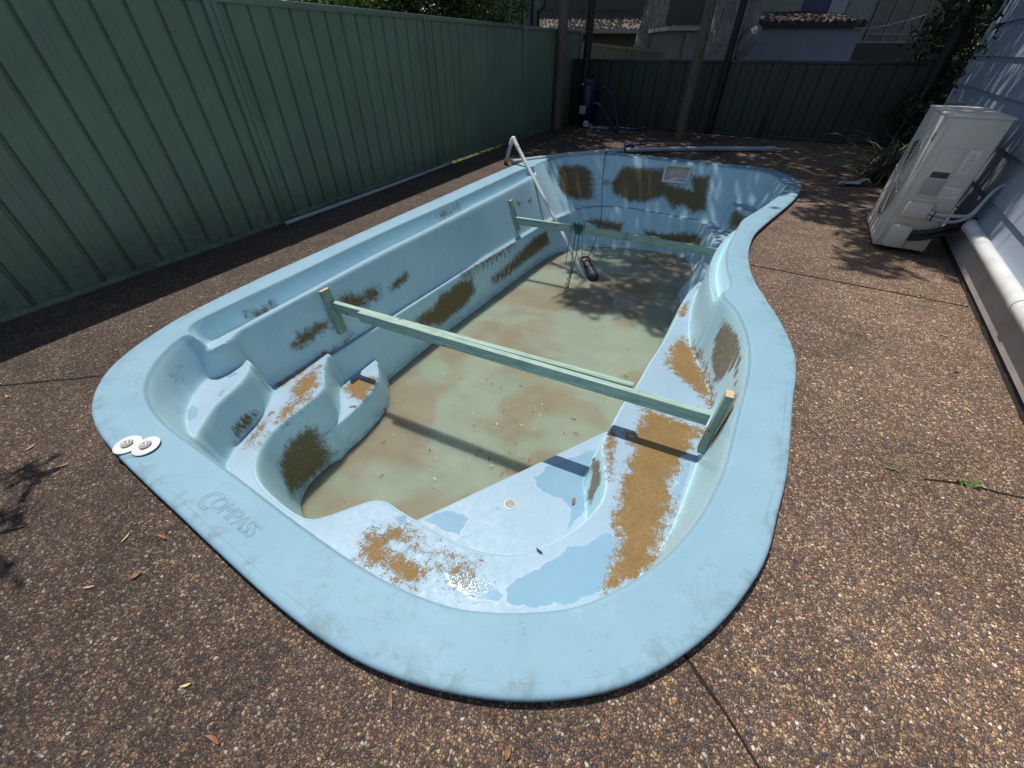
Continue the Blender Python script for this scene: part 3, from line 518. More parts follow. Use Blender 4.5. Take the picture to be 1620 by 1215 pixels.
# skimmer mouth in the far wall (tilted with the wall)
SKW=-.64; zs0=-.22
def far_s(w,z):
    for k in range(900):
        s=7.2+.001*k*1.1
        if surf(w,s)>z: return s
    return 8.1
sA=far_s(SKW,-.03);sB=far_s(SKW,-.24); til=math.atan2(sA-sB,.21)
MS=Matrix.Rotation(-til,3,'X'); c0=Vector((SKW,(sA+sB)/2-.006,-.135))
fr=MB()
for dx,dz,sx,sz in((0,.125,.44,.035),(0,-.125,.44,.035),(-.2025,0,.035,.215),(.2025,0,.035,.215)): fr.box(c0+MS@Vector((dx,-.02,dz)),(sx,.056,sz),M=MS)
sk=fr.build("skimmer_frame",M['ivory'],pool,bevel=.004)
th=MB().box(c0+MS@Vector((0,-.008,0)),(.372,.006,.217),M=MS).box(c0+MS@Vector((0,-.02,-.098)),(.36,.012,.012),M=MS).build("skimmer_throat",M['throat'],sk)
wf=MB().box(c0+MS@Vector((.03,-.018,-.07)),(.26,.006,.035),M=MS@Matrix.Rotation(R(-5),3,'Y')).build("weir_flap",M['white'],sk,bevel=.002)
# suction cover left of the cord
sA=far_s(-1.83,-.36); MC=Matrix.Rotation(R(90)-til,3,'X')
MB().lathe([(0,.016),(.035,.016),(.05,.010),(.055,0)],(-1.83,sA-.004,-.36),20,M=MC).build("return_fitting",M['greyplastic'],pool,smooth=True)
# raised lettering on the coping
def text_outline(txt,size,loc,rz,parent,name,shear=.22,bev=.0013,sp=1.0):
    cu=bpy.data.curves.new(name,'FONT');cu.body=txt;cu.size=size;cu.shear=shear;cu.fill_mode='NONE';cu.bevel_depth=bev*.9;cu.bevel_resolution=1;cu.space_character=sp;cu.resolution_u=6
    to=bpy.data.objects.new("tmp_text",cu);COL.objects.link(to);dg=bpy.context.evaluated_depsgraph_get();dg.update()
    me=bpy.data.meshes.new_from_object(to.evaluated_get(dg));bpy.data.objects.remove(to);me.name=name
    o=bpy.data.objects.new(name,me);COL.objects.link(o);me.materials.clear();me.materials.append(M['letter']);o.location=loc;o.rotation_euler=(0,0,rz);o.parent=parent;return o
M['letter']=simple("dirty_gelcoat_edge",(.14,.25,.31),.5,.15,30)
text_outline("C",.122,(-1.615,.264,.0503),R(-6),pool,"embossed_letter")
text_outline("OMPASS",.083,(-1.548,.281,.0503),R(-6),pool,"embossed_letter",.22,.0012,.92)
# ------------------------------------------------------------------ water
wp=spline(P_WAT,2);wc=wp.mean(0)
wv=[];q=np.roll(wp,-1,0)-np.roll(wp,1,0);q/=np.linalg.norm(q,axis=1,keepdims=True)
a2=.5*np.sum(wp[:,0]*np.roll(wp[:,1],-1)-np.roll(wp[:,0],-1)*wp[:,1]);nn=np.stack([q[:,1],-q[:,0]],1)*(1 if a2>0 else -1)
me=bpy.data.meshes.new("pool_water");bm=bmesh.new()
vv=[bm.verts.new((p[0]+k[0]*.05,p[1]+k[1]*.05,zwat(p[1]+k[1]*.05))) for p,k in zip(wp,nn)]
f_=bm.faces.new(vv);ex=bmesh.ops.extrude_face_region(bm,geom=[f_]);bmesh.ops.translate(bm,verts=[q for q in ex['geom'] if isinstance(q,bmesh.types.BMVert)],vec=(0,0,-1.1))
if f_.is_valid and f_ not in ex['geom']: pass
bmesh.ops.triangulate(bm,faces=bm.faces);bmesh.ops.recalc_face_normals(bm,faces=bm.faces);bm.to_mesh(me);bm.free()
me.materials.append(M['water']);wo=bpy.data.objects.new("pool_water",me);COL.objects.link(wo);tag(wo,"shallow murky green brown water lying on the pool floor","water",kind='structure')
# ------------------------------------------------------------------ ground and paving (with the pool's hole)
def holed_sheet(name,outer,z,mat,inset):
    bm=bmesh.new();H=[bm.verts.new((p[0]+k[0]*inset,p[1]+k[1]*inset,z)) for p,k in zip(ring[::2],nin[::2])];O=[bm.verts.new((a,b,z)) for a,b in outer]
    es=[bm.edges.new((L[i],L[(i+1)%len(L)])) for L in(H,O) for i in range(len(L))]
    bmesh.ops.triangle_fill(bm,use_beauty=True,use_dissolve=False,edges=es)
    hp=[(v.co.x,v.co.y) for v in H]
    bad=[]
    for f in bm.faces:
        c=f.calc_center_median()
        if sd(hp,np.array([c.x]),np.array([c.y]))[0]>1e-4 and all(v in H for v in f.verts): bad.append(f)
    bmesh.ops.delete(bm,geom=bad,context='FACES_ONLY');bmesh.ops.recalc_face_normals(bm,faces=bm.faces)
    me=bpy.data.meshes.new(name);bm.to_mesh(me);bm.free()
    if len(me.polygons) and me.polygons[0].normal.z<0: me.flip_normals()
    me.materials.append(mat);o=bpy.data.objects.new(name,me);COL.objects.link(o);return o
def fence_w(s): return -4.42+.025*s
def wall_w(s): return 1.88+.1495*(s-2.59)
g=holed_sheet("ground",[(-900,-900),(900,-900),(900,900),(-900,900)],-.05,M['soil'],.02);tag(g,kind='structure')
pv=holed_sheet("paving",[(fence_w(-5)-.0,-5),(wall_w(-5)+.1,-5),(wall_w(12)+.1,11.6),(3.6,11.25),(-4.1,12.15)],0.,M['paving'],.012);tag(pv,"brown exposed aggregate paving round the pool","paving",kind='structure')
lw=MB().add([(-40,-5,-.03),(-4.52,-5,-.03),(-4.1,13,-.03),(-4.1,40,-.03),(-40,40,-.03)],[(0,1,2,3,4)]).build("lawn",M['lawn']);tag(lw,kind='structure')
jn=MB()
def joint(pts,wd):
    for i in range(len(pts)-1):
        (a,b),(c,d)=pts[i],pts[i+1];L=math.hypot(c-a,d-b);k=max(1,int(L/.06));nx_,ny_=-(d-b)/L,(c-a)/L;row=[]
        for j in range(k+1):
            t=j/k;px_=a+(c-a)*t;py_=b+(d-b)*t;h=wd*(.55+.6*random.random())/2;o_=random.uniform(-.0035,.0035)
            row+=[(px_+nx_*(o_-h),py_+ny_*(o_-h),.0035),(px_+nx_*(o_+h),py_+ny_*(o_+h),.0035)]
        jn.add(row,[(2*j,2*j+1,2*j+3,2*j+2) for j in range(k)])
joint([(.34,.6),(.45,.51),(.56,.41),(.75,.2),(1.0,-.1)],.013); joint([(.5,4.05),(1.2,3.99),(2.03,3.92)],.016); joint([(1.25,1.79),(1.4,1.83),(1.66,1.86),(1.9,1.88)],.010); joint([(-4.3,.0),(-3.47,.28),(-3.04,.58)],.010); joint([(-4.3,4.5),(-3.8,4.62),(-3.2,4.72)],.010)
jo=jn.build("paving_joint",M['joint']);tag(jo,kind='structure')
# ------------------------------------------------------------------ steel fences
def steel_fence(name,P,Q,posts,h0,h1,mat,label,pitch,phase=0.,gaps=None,group=None,groove=.028,face=1):
    """posts: distances along P->Q; sheet profile with one narrow groove per pitch"""
    P=Vector((P[0],P[1],0));Q=Vector((Q[0],Q[1],0));L=(Q-P).length;t=(Q-P)/L;n=Vector((t.y,-t.x,0))*face
    root=empty(name,P,0,label,"fence",group)
    rz=math.atan2(t.y,t.x)
    for gi,(a,b) in enumerate(zip(posts[:-1],posts[1:])):
        gap=(gaps or [0]*9)[gi];prof=[];u=a+phase
        us=[(a,0.)]
        while u<b-.02:
            if u>a+.02: us+=[(u,0.),(u+.010,-groove),(u+.030,-groove),(u+.040,0.)]
            m=u+.04+(pitch-.04)/2
            if a<m<b-.03: us+=[(m-.008,0.),(m,-.0035),(m+.008,0.)]
            u+=pitch
        us=[q for q in us if q[0]<b]+[(b,0.)]
        mb=MB();vs=[]
        wob=random.uniform(-.004,.004)
        for q,d in us:
            for z in(h0+gap,(h0+gap+h1)/2,h1-.015): vs.append(t*q+n*(d+.004*math.sin(q*3.1+z*2+wob*500))+Vector((0,0,z)))
        k=len(us);fs=[]
        for i in range(k-1):
            for j in(0,1): fs.append((3*i+j,3*i+3+j,3*i+4+j,3*i+1+j))
        mb.add(vs,fs);mb.build("sheet_panel",mat,root)
        c=(a+b)/2
        o=MB().box(t*c+Vector((0,0,h1-.02)),(b-a-.07,.045,.055),rz).build("top_rail",mat,root,bevel=.006)
        o=MB().box(t*c+Vector((0,0,h0+gap+.022)),(b-a-.07,.045,.06),rz).build("bottom_rail",mat,root,bevel=.006)
    for a in posts:
        mb=MB()
        mb.box(t*a+n*.020+Vector((0,0,(h0+h1)/2)),(.022,.03,h1-h0+.014),rz)
        mb.box(t*(a-.034)+n*.022+Vector((0,0,(h0+h1)/2)),(.040,.04,h1-h0+.012),rz)
        mb.box(t*(a+.034)+n*.022+Vector((0,0,(h0+h1)/2)),(.040,.04,h1-h0+.012),rz)
        mb.box(t*a-n*.02+Vector((0,0,(h0+h1)/2)),(.1,.03,h1-h0+.01),rz)
        mb.build("post",mat,root,bevel=.004)
    return root
P0=(fence_w(-3.2),-3.2);P1=(fence_w(12.75),12.75)
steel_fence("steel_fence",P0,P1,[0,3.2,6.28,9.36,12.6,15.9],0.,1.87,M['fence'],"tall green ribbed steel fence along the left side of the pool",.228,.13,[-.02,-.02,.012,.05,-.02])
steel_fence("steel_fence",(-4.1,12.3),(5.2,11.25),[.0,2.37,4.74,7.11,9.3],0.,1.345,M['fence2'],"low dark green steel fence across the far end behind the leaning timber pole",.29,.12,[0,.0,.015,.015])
# pale pipe on the ground at the fence foot
pp=MB().tube([(-4.22,2.98,.028),(-4.2,4.2,.026),(-4.2,5.2,.026),(-4.21,6.25,.026)],.021,12)
po=pp.build("plastic_pipe",M['pvcgrey'],None,smooth=True);tag(po,"thin grey plastic pipe lying on the paving along the foot of the tall fence","pipe")
MB().tube([(-4.21,6.24,.026),(-4.21,6.42,.026)],.025,12).build("pipe_socket",M['tealhose'],po,smooth=True)
# ------------------------------------------------------------------ house on the right
hu=Vector((.1479,.989,0)).normalized();hn=Vector((-hu.y,hu.x,0))           # along the wall, outwards (towards the pool)
def hp(s,off=0.,z=0.): return Vector((wall_w(s),s,z))+hn*off
H_=empty("weatherboard_house",hp(1.),0,"blue grey weatherboard house wall on a grey brown plinth at the right edge","house")
Hm=Matrix.Translation(-H_.location)
def hbuild(mb,name,mat,**k):
    o=mb.build(name,mat,H_,**k);o.matrix_parent_inverse=Matrix.Identity(4);o.data.transform(Hm);return o
S0,S1_=-3.,9.45
mb=MB();za=.285
hz_=[.285,.52,.82,1.14,1.45,1.78,2.1,2.42,2.74,3.06]
for i,(a,b) in enumerate(zip(hz_[:-1],hz_[1:])):
    vs=[];cs=[S0,S1_-.02]
    for s_ in cs:
        vs+=[hp(s_,.045,a),hp(s_,.019,b+.012),hp(s_,-.02,b+.012),hp(s_,-.02,a)]
    mb.add(vs,[(0,4,5,1),(1,5,6,2),(2,6,7,3),(3,7,4,0),(0,1,2,3),(4,7,6,5)])
hbuild(mb,"weatherboard_cladding",M['clad'])
hbuild(MB().box(hp((S0+S1_)/2,-.055,.1625),(.2,S1_-S0,.205),math.atan2(hu.y,hu.x)-R(90)),"plinth",M['plinth'])
mb=MB();N_=220;vs=[]
for i in range(N_+1):
    s_=S0+(S1_-S0)*i/N_;e=random.uniform(-.004,.004);zt=.048+.003*math.sin(i*.9)+random.uniform(-.005,.005)
    vs+=[hp(s_,.034+e,-.01),hp(s_,.030+e,zt+.006),hp(s_,-.03,zt+.012)]
mb.add(vs,[f for i in range(N_) for f in((3*i,3*i+3,3*i+4,3*i+1),(3*i+1,3*i+4,3*i+5,3*i+2))]);hbuild(mb,"footing_edge",M['darkbase'])  # near-black strip along the foot of the plinth
hbuild(MB().box(hp(S1_,.02,1.62),(.09,.09,2.9),math.atan2(hu.y,hu.x)-R(90)),"corner_board",M['clad'],bevel=.006)
# end wall round the far corner so the house has depth
vs=[hp(S1_-.02,0,.05),hp(S1_-.02,0,3.07),hp(S1_-.02,-4,3.07),hp(S1_-.02,-4,.05)]
hbuild(MB().add(vs,[(0,1,2,3)]),"end_wall",M['clad'])
tp=MB().tube([hp(5.02,.072,.312),hp(4.4,.072,.311),hp(3.0,.072,.308),hp(-2.5,.072,.30)],.047,18)
wp_=hbuild(tp,"waste_pipe",M['pvc'],smooth=True)
for s_ in(3.27,4.98): 
    o=MB().tube([hp(s_-.04,.072,.3105),hp(s_+.04,.072,.3105)],.052,18).build("pipe_collar",M['pvc'],wp_,smooth=True);o.data.transform(Hm)
mb=MB().box(hp(8.35,.12,.97),(.20,.16,.035),math.atan2(hu.y,hu.x)-R(90));hbuild(mb,"meter_hood",M['whitewall'],bevel=.006)
mb=MB().box(hp(8.35,.085,.75),(.09,.12,.40),math.atan2(hu.y,hu.x)-R(90));hbuild(mb,"meter_box",M['darkpost'],bevel=.006)
# ------------------------------------------------------------------ outdoor air conditioner
AW,AD,AH=.92,.40,1.055
ang=math.atan2(.93,.10)-R(90)
ac=empty("air_conditioner_unit",(1.59,5.03,0),ang,"dusty cream outdoor air conditioner unit standing against the house wall","air conditioner")
# local: X = depth towards the wall, Y = along the front, front face at X=0, near side face at Y=0
zb=.035
case=MB().box((AD/2,AW/2,zb+AH/2),(AD,AW,AH)).build("casing",M['ac'],ac,bevel=.016,seg=3)
MB().box((AD/2,AW/2,zb+AH+.004),(AD+.010,AW+.010,.018)).build("lid",M['ac'],ac,bevel=.006)
MB().box((.005,AW/2,zb+.035),(.014,AW+.004,.06)).build("base_pan",M['ac'],ac,bevel=.004)
for a,b in((.06,.12),(.06,AW-.12),(AD-.06,.12),(AD-.06,AW-.12)): MB().box((a,b,.0175),(.06,.05,.035)).build("foot",M['black'],ac)
# fan opening and grille on the front
cy_,cz_,fr_=.52,.53,.335
MX=Matrix.Rotation(R(-90),3,'Y')
fan=MB().lathe([(fr_+.012,.001),(fr_+.012,.006),(fr_,.007),(fr_-.004,-.03)],(0,cy_,cz_),40,M=MX).build("fan_ring",M['ac'],ac,smooth=True)
MB().lathe([(0,.0012),(fr_-.002,.0012)],(0,cy_,cz_),40,M=MX).build("fan_recess",M['acdark'],fan)
gr=MB()
for r_ in np.linspace(.05,fr_-.01,11): gr.tube([(-.010,cy_+r_*math.cos(a),cz_+r_*math.sin(a)) for a in np.linspace(0,2*math.pi,37)],.0028,5,cap=False)
for k in range(8):
    a=k*math.pi/4+.2; gr.tube([(-.012,cy_+.045*math.cos(a),cz_+.045*math.sin(a)),(-.012,cy_+fr_*math.cos(a),cz_+fr_*math.sin(a))],.005,6)
gr.lathe([(0,.018),(.04,.016),(.05,.008)],(0,cy_,cz_),20,M=MX)
gr.build("fan_grille",M['ac'],ac,smooth=True)
fb=MB()
for k in range(3):
    a=k*2*math.pi/3+.5;vs=[]
    for r_,w_ in((.06,.25),(.18,.42),(.30,.36)): vs+=[(-.0025,cy_+r_*math.cos(a-w_),cz_+r_*math.sin(a-w_)),(-.0065,cy_+r_*math.cos(a+w_),cz_+r_*math.sin(a+w_))]
    fb.add(vs,[(0,2,3,1),(2,4,5,3)])
fb.build("fan_blades",M['greyplastic'],fan)
MB().box((-.002,.10,zb+.90),(.004,.10,.055)).build("name_plate",M['greyplastic'],ac,bevel=.001)
# near side face (Y=0): handle, covers, stickers
def side(a0,a1,b0,b1,dep,name,mat,bev=.004,par=None,y0=0.):
    return MB().box(((a0+a1)/2*AD,y0-dep/2,zb+(b0+b1)/2*AH),((a1-a0)*AD,dep,(b1-b0)*AH)).build(name,mat,par or ac,bevel=bev)
sp_=side(.060,.068,.02,.97,.0015,"panel_seam",M['greyplastic'],0)
hd=side(.21,.60,.445,.80,.010,"handle_panel",M['ac'],.006)
side(.26,.56,.585,.63,.0115,"hand_recess",M['acdark'],.0008,hd)
side(.235,.58,.455,.575,.0118,"lower_recess",M['greyplastic'],.002,hd)
side(.30,.52,.775,.785,.0145,"handle_lip",M['white'],.0015,hd)
side(.66,.84,.63,.79,.0025,"sticker",M['sticker'],.0004)
side(.645,.83,.545,.585,.004,"oval_badge",M['white'],.0018)
side(.57,.93,.445,.525,.0025,"sticker",M['sticker'],.0004)
for (a0,a1,b0,b1,rows) in((.68,.82,.645,.775,9),(.59,.91,.452,.518,6)):
    tx=MB()
    for r_ in range(rows):
        z_=zb+AH*(b1-(r_+.5)*(b1-b0)/rows);L_=random.uniform(.5,1.)*(a1-a0)*AD; tx.box((a0*AD+L_/2,-.00285,z_),(L_,.0006,(b1-b0)*AH/rows*.38))
    tx.build("sticker_print",M['greyplastic'],ac)
side(.16,.62,.275,.40,.055,"wiring_cover",M['ac'],.016)
side(.28,.66,.40,.425,.02,"wiring_clamp",M['ac'],.004)
side(.13,.53,.015,.21,.075,"valve_cover",M['ac'],.028)
side(.56,.97,.02,.17,.003,"access_plate",M['ac'],.0006)
for a,b in((.035,.9),(.035,.30),(.09,.915),(.93,.93),(.9,.05),(.30,.235),(.035,.6)): MB().lathe([(.006,0),(.005,.002),(0,.003)],(a*AD,-.0005,zb+b*AH),10,M=Matrix.Rotation(R(90),3,'X')).build("screw",M['steel'],ac,smooth=True)
def bez(pts,n=10): return [tuple(p) for p in spline3(pts,n)]
def spline3(P,n=8):
    P=[Vector(p) for p in P];o=[]
    for i in range(len(P)-1):
        a=P[max(i-1,0)];b=P[i];c=P[i+1];d=P[min(i+2,len(P)-1)]
        for k in range(n):
            t=k/n;o.append(.5*((2*b)+(c-a)*t+(2*a-5*b+4*c-d)*t*t+(3*b-a-3*c+d)*t**3))
    o.append(P[-1]);return o
def side_p(a,b,y_): return (a*AD,y_,zb+b*AH)
MB().tube(spline3([side_p(.60,.335,-.035),side_p(.8,.325,-.05),side_p(1.05,.33,-.045),side_p(1.28,.345,-.03),side_p(1.36,.42,-.01),side_p(1.42,.52,.02),side_p(1.52,.565,.05),side_p(1.72,.575,.1)]),.014,10).build("grey_conduit",M['pvcgrey'],ac,smooth=True)
MB().tube(spline3([side_p(.62,.30,-.03),side_p(.85,.285,-.045),side_p(1.1,.285,-.04),side_p(1.3,.335,-.03),side_p(1.36,.41,-.02)]),.013,10).build("grey_conduit",M['pvcgrey'],ac,smooth=True)
MB().tube(spline3([side_p(.5,.15,-.035),side_p(.8,.18,-.05),side_p(1.1,.235,-.03),side_p(1.5,.30,.06)]),.024,10).build("insulated_pipe",M['black'],ac,smooth=True)
MB().tube(spline3([side_p(.5,.10,-.035),side_p(.8,.13,-.052),side_p(1.1,.19,-.035),side_p(1.5,.26,.06)]),.019,10).build("insulated_pipe",M['black'],ac,smooth=True)
MB().tube([side_p(.71,.345,-.055),side_p(.70,.27,-.055)],.006,6).build("cable_tie",M['black'],ac)
# ------------------------------------------------------------------ timber braces across the pool
def brace(rows,label,loc):
    r=empty("timber_brace",loc,0,label,"timber brace","timber braces across the pool")
    return r
LOC=Vector((-1.2,2.08,-.2)); B1=brace(None,"nearer green treated timber brace across the pool, over the steps and bench",LOC)
def bb(mb,name,mat,par,loc,bev=.003):
    o=mb.build(name,mat,par,bevel=bev);o.data.transform(Matrix.Translation(-Vector(loc)));return o
wl_=-2.80
bb(MB().beam((-2.802,2.10,-.075),(-2.735,2.10,-.49),.09,.042,up=(1,0,0)),"wall_block",M['treatedv'],B1,LOC)
bb(MB().beam((.415,2.035,.005),(.405,2.03,-.49),.065,.045,up=(1,0,0)),"wall_block",M['treatedv'],B1,LOC)
bb(MB().beam((.4155,2.035,.0055),(.4155,2.035,.0075),.063,.043,up=(1,0,0)),"sawn_end",M['endgrain'],B1,LOC,0)
bb(MB().beam((-2.8021,2.10,-.0745),(-2.8024,2.10,-.0725),.088,.040,up=(1,0,0)),"sawn_end",M['endgrain'],B1,LOC,0)
bb(MB().beam((-2.755,2.121,-.232),(-.115,2.123,-.228),.045,.09),"rear_timber",M['treated'],B1,LOC)
bb(MB().beam((-2.42,2.075,-.222),(.375,2.075,-.247),.045,.09),"front_timber",M['treated'],B1,LOC)
for w_,z_ in((-2.36,-.205),(-2.30,-.245),(-.30,-.225),(-.22,-.265),(.2,-.23)): bb(MB().lathe([(.0075,0),(.0065,.002),(0,.003)],(w_,2.0522,z_),10,M=Matrix.Rotation(R(90),3,'X')),"screw",M['steel'],B1,LOC,0)
LOC2=Vector((-1.2,5.5,-.43)); B2_=brace(None,"farther green treated timber brace, with teal rope tied round it",LOC2)
bb(MB().beam((-2.628,5.49,-.165),(-2.505,5.49,-.58),.085,.042,up=(1,0,0)),"wall_block",M['treatedv'],B2_,LOC2)
bb(MB().beam((-2.6282,5.49,-.1645),(-2.6288,5.49,-.1625),.083,.040,up=(1,0,0)),"sawn_end",M['endgrain'],B2_,LOC2,0)
bb(MB().beam((-2.535,5.49,-.435),(-.45,5.502,-.422),.045,.10),"rear_timber",M['treated'],B2_,LOC2)
bb(MB().beam((-.86,5.459,-.422),(.34,5.43,-.425),.04,.10),"front_timber",M['treated'],B2_,LOC2)
# ------------------------------------------------------------------ leaning white pole with an elbow
e_=Vector((-3.20,6.78,.405))
vp=empty("plastic_pole",(-1.42,5.78,-1.27),0,"long white plastic pole with an elbow, leaning over the left rim into the water","pole")
def vb(mb,name,mat,**k):
    o=mb.build(name,mat,vp,**k);o.data.transform(Matrix.Translation(-vp.location));return o
vb(MB().tube([e_+Vector((.05,-.028,-.046)),(-1.42,5.78,-1.30)],.030,14),"long_tube",M['pvc'],smooth=True)
vb(MB().tube(spline3([e_+Vector((-.03,-.03,-.09)),e_+Vector((-.012,-.012,-.02)),e_+Vector((.012,0,.0)),e_+Vector((.05,-.028,-.046)),e_+Vector((.12,-.068,-.111))]),.034,14),"elbow",M['pvc'],smooth=True)
vb(MB().tube([e_+Vector((-.03,-.03,-.085)),(-3.345,6.80,.03)],.027,14),"short_leg",M['pvcgrey'],smooth=True)
vb(MB().tube([(-3.34,6.80,.07),(-3.347,6.80,.0)],.032,14),"leg_end",M['black'],smooth=True)
tp2=MB().tube(spline3([(-3.24,6.84,.045),(-2.9,7.35,.047),(-2.35,8.05,.05),(-1.6,8.78,.05),(-.4,9.5,.05),(.72,10.0,.05)]),.040,14)
o=tp2.build("plastic_pipe",M['pvcgrey'],None,smooth=True);tag(o,"long thick pale plastic pipe lying on the paving behind the far rim","pipe")
MB().tube([(.70,9.99,.05),(.86,10.07,.05)],.050,14).build("pipe_coupling",M['pvcgrey'],o,smooth=True)
MB().tube([(.84,10.06,.05),(1.12,10.18,.045)],.024,12).build("thin_end",M['pvcgrey'],o,smooth=True)
MB().tube([(-1.76,8.65,.05),(-1.72,8.69,.05)],.0415,14).build("pipe_band",M['black'],o,smooth=True)
# ------------------------------------------------------------------ sump pump, its cord, the rope
PB=Vector((-1.50,5.93,-1.08))
pm=empty("submersible_pump",PB,0,"small navy and black sump pump with a red ring handle, lying in the murky water","pump")
ax=(Vector((-1.24,5.70,-1.29))-Vector((-1.56,5.98,-1.03))).normalized();MR=ax.to_track_quat('Z','Y').to_matrix()
def pbz(mb,name,mat,par=None):
    o=mb.build(name,mat,par or pm,smooth=True);return o
pbz(MB().lathe([(0,0),(.045,.0),(.062,.03),(.074,.10),(.078,.16)],(-.01,.01,.02),22,M=MR),"motor_housing",M['black'])
pbz(MB().lathe([(.0795,.16),(.083,.20),(.084,.28)],(-.01,.01,.02),22,M=MR),"volute_band",M['navy'])
pbz(MB().lathe([(.084,.28),(.080,.33),(.06,.355),(0,.36)],(-.01,.01,.02),22,M=MR),"strainer_base",M['black'])
hd_=MB().tube([MR@Vector((.075*math.cos(a),0.015,.01+.055*math.sin(a)))*1.0+Vector((-.035,.035,.035)) for a in np.linspace(0,2*math.pi,25)],.017,10,cap=False);pbz(hd_,"ring_handle",M['red'])
lb=MB();
for k in(-1,0,1):
    a=math.atan2(*(MR.inverted()@Vector((0.2,-1,.6))).yx)+k*.28; lb.box(MR@Vector((.070*math.cos(a),.070*math.sin(a),.075))+Vector((-.01,.01,.02)),(.012,.006,.075),M=MR@Matrix.Rotation(a-R(90),3,'Z'))
pbz(lb,"white_stripes",M['white'])
rimz=.055
cd=MB().tube(spline3([tuple(PB+Vector((-.01,.02,.05))),(-1.45,6.1,-.8),(-1.55,6.7,-.55),(-1.80,7.55,-.35),(-1.93,8.02,-.08),(-1.975,8.165,.050),(-1.985,8.30,.058),(-1.97,8.42,.056),(-1.9,8.60,.01),(-1.6,8.72,.012),(-1.2,8.98,.012),(-.7,9.36,.10),(-.45,9.47,.10),(-.3,9.60,.04),(-.05,9.5,.01),(-.3,9.2,.01)]),.0065,8)
o=cd.build("power_cord",M['black'],None,smooth=True);tag(o,"thin black power cord running from the pump up over the far rim","cord")
rp=MB();RC=Vector((-1.56,5.49,-.38))
for k in range(4):
    o_=k*.028-.04;rp.tube([(RC.x+o_+.012*math.sin(a*2+k),5.495+.045*math.cos(a),-.43+.066*math.sin(a)) for a in np.linspace(0,2*math.pi,19)],.007,6,cap=False)
rr=random.Random(3)
for k in range(9):
    p=RC+Vector((rr.uniform(-.05,.05),-.045,rr.uniform(-.05,.03)));rp.tube(spline3([p+Vector((rr.uniform(-.05,.05),rr.uniform(-.02,.02),rr.uniform(-.04,.05))) for _ in range(5)],5),.0055,6)
rp.tube(spline3([RC+Vector((-.02,-.05,-.02)),RC+Vector((-.03,-.075,-.35)),RC+Vector((.0,-.16,-.6)),RC+Vector((.02,-.30,-.84)),RC+Vector((.03,-.45,-.87))]),.006,6)
rp.tube(spline3([RC+Vector((.02,-.05,-.02)),RC+Vector((.03,-.07,-.3)),RC+Vector((.01,-.14,-.6)),RC+Vector((.0,-.26,-.82)),RC+Vector((-.03,-.5,-.87))]),.006,6)
rp.tube(spline3([RC+Vector((-.10,-.048,.0)),RC+Vector((-.115,-.06,-.35)),RC+Vector((-.13,-.055,-.62))]),.0045,6)
rp.tube(spline3([RC+Vector((.06,-.045,.0)),RC+Vector((.065,.05,-.25)),RC+Vector((.06,.12,-.5))]),.0045,6)
for k in range(5):
    z_=-.55-.06*k; rp.tube(spline3([RC+Vector((.0,-.17-.05*k,z_)),RC+Vector((.03,-.2-.05*k,z_-.03)),RC+Vector((-.02,-.2-.05*k,z_-.07)),RC+Vector((.01,-.24-.05*k,z_-.1))],5),.006,6)
o=rp.build("rope",M['rope'],None,smooth=True);tag(o,"thin teal rope knotted round the farther brace, its ends hanging into the water","rope")
# ------------------------------------------------------------------ two white fittings on the coping
def fitting(loc,tilt,label):
    r=empty("pool_fitting",loc,0,label,"pool fitting","white round pool fittings on the coping");r.rotation_euler=tilt
    MB().lathe([(0,0),(.052,0),(.058,.003),(.058,.007),(.052,.0095),(.028,.010),(.027,.006),(.0,.006)],n=40).build("flange",M['white'],r,smooth=True)
    MB().lathe([(.0235,.006),(.024,.017),(.022,.019),(.015,.019),(.0135,.008),(0,.008)],n=32).build("eyeball_socket",M['greyplastic'],r,smooth=True)
    MB().lathe([(.0125,.008),(.0125,.0215),(.011,.0225),(.007,.0225),(.006,.012),(0,.012)],n=28).build("nozzle",M['white'],r,smooth=True)
    return r
fitting((-2.205,.325,.0515),(R(0),R(1),0),"white round pool fitting overhanging the outer edge of the coping, behind its twin")
fitting((-2.112,.358,.054),(R(1.5),R(-2.5),.8),"white round pool fitting lying flat on the coping, overlapping its twin")
# ------------------------------------------------------------------ timber and black poles
def pole(p,r,h,mat,label,lean=(0,0),n=14):
    mb=MB();pts=[(p[0]+lean[0]*k/6,p[1]+lean[1]*k/6,h*k/6) for k in range(7)];mb.tube(pts,[r*(1.04-.06*k/6) for k in range(7)],n)
    o=mb.build("pole",mat,None,smooth=True);o.data.transform(Matrix.Translation((-p[0],-p[1],0)));o.location=(p[0],p[1],0);return tag(o,label,"pole")
pole((-1.02,11.0),.10,5.,M['post'],"round weathered timber pole standing on the paving just before the low far fence")
pole((-.48,11.83),.075,5.,M['darkpost'],"black round pole close behind the timber pole, against the low far fence")
pole((-4.0,11.05),.105,5.,M['post'],"brown timber pole standing in front of the tall fence near the far corner",)
pole((-3.72,12.15),.09,5.,M['darkpost'],"slim black pole in the far corner where the two fences meet")
pole((3.0,11.15),.10,5.,M['darkpost'],"black pole at the right end of the low far fence beside the dark bush")
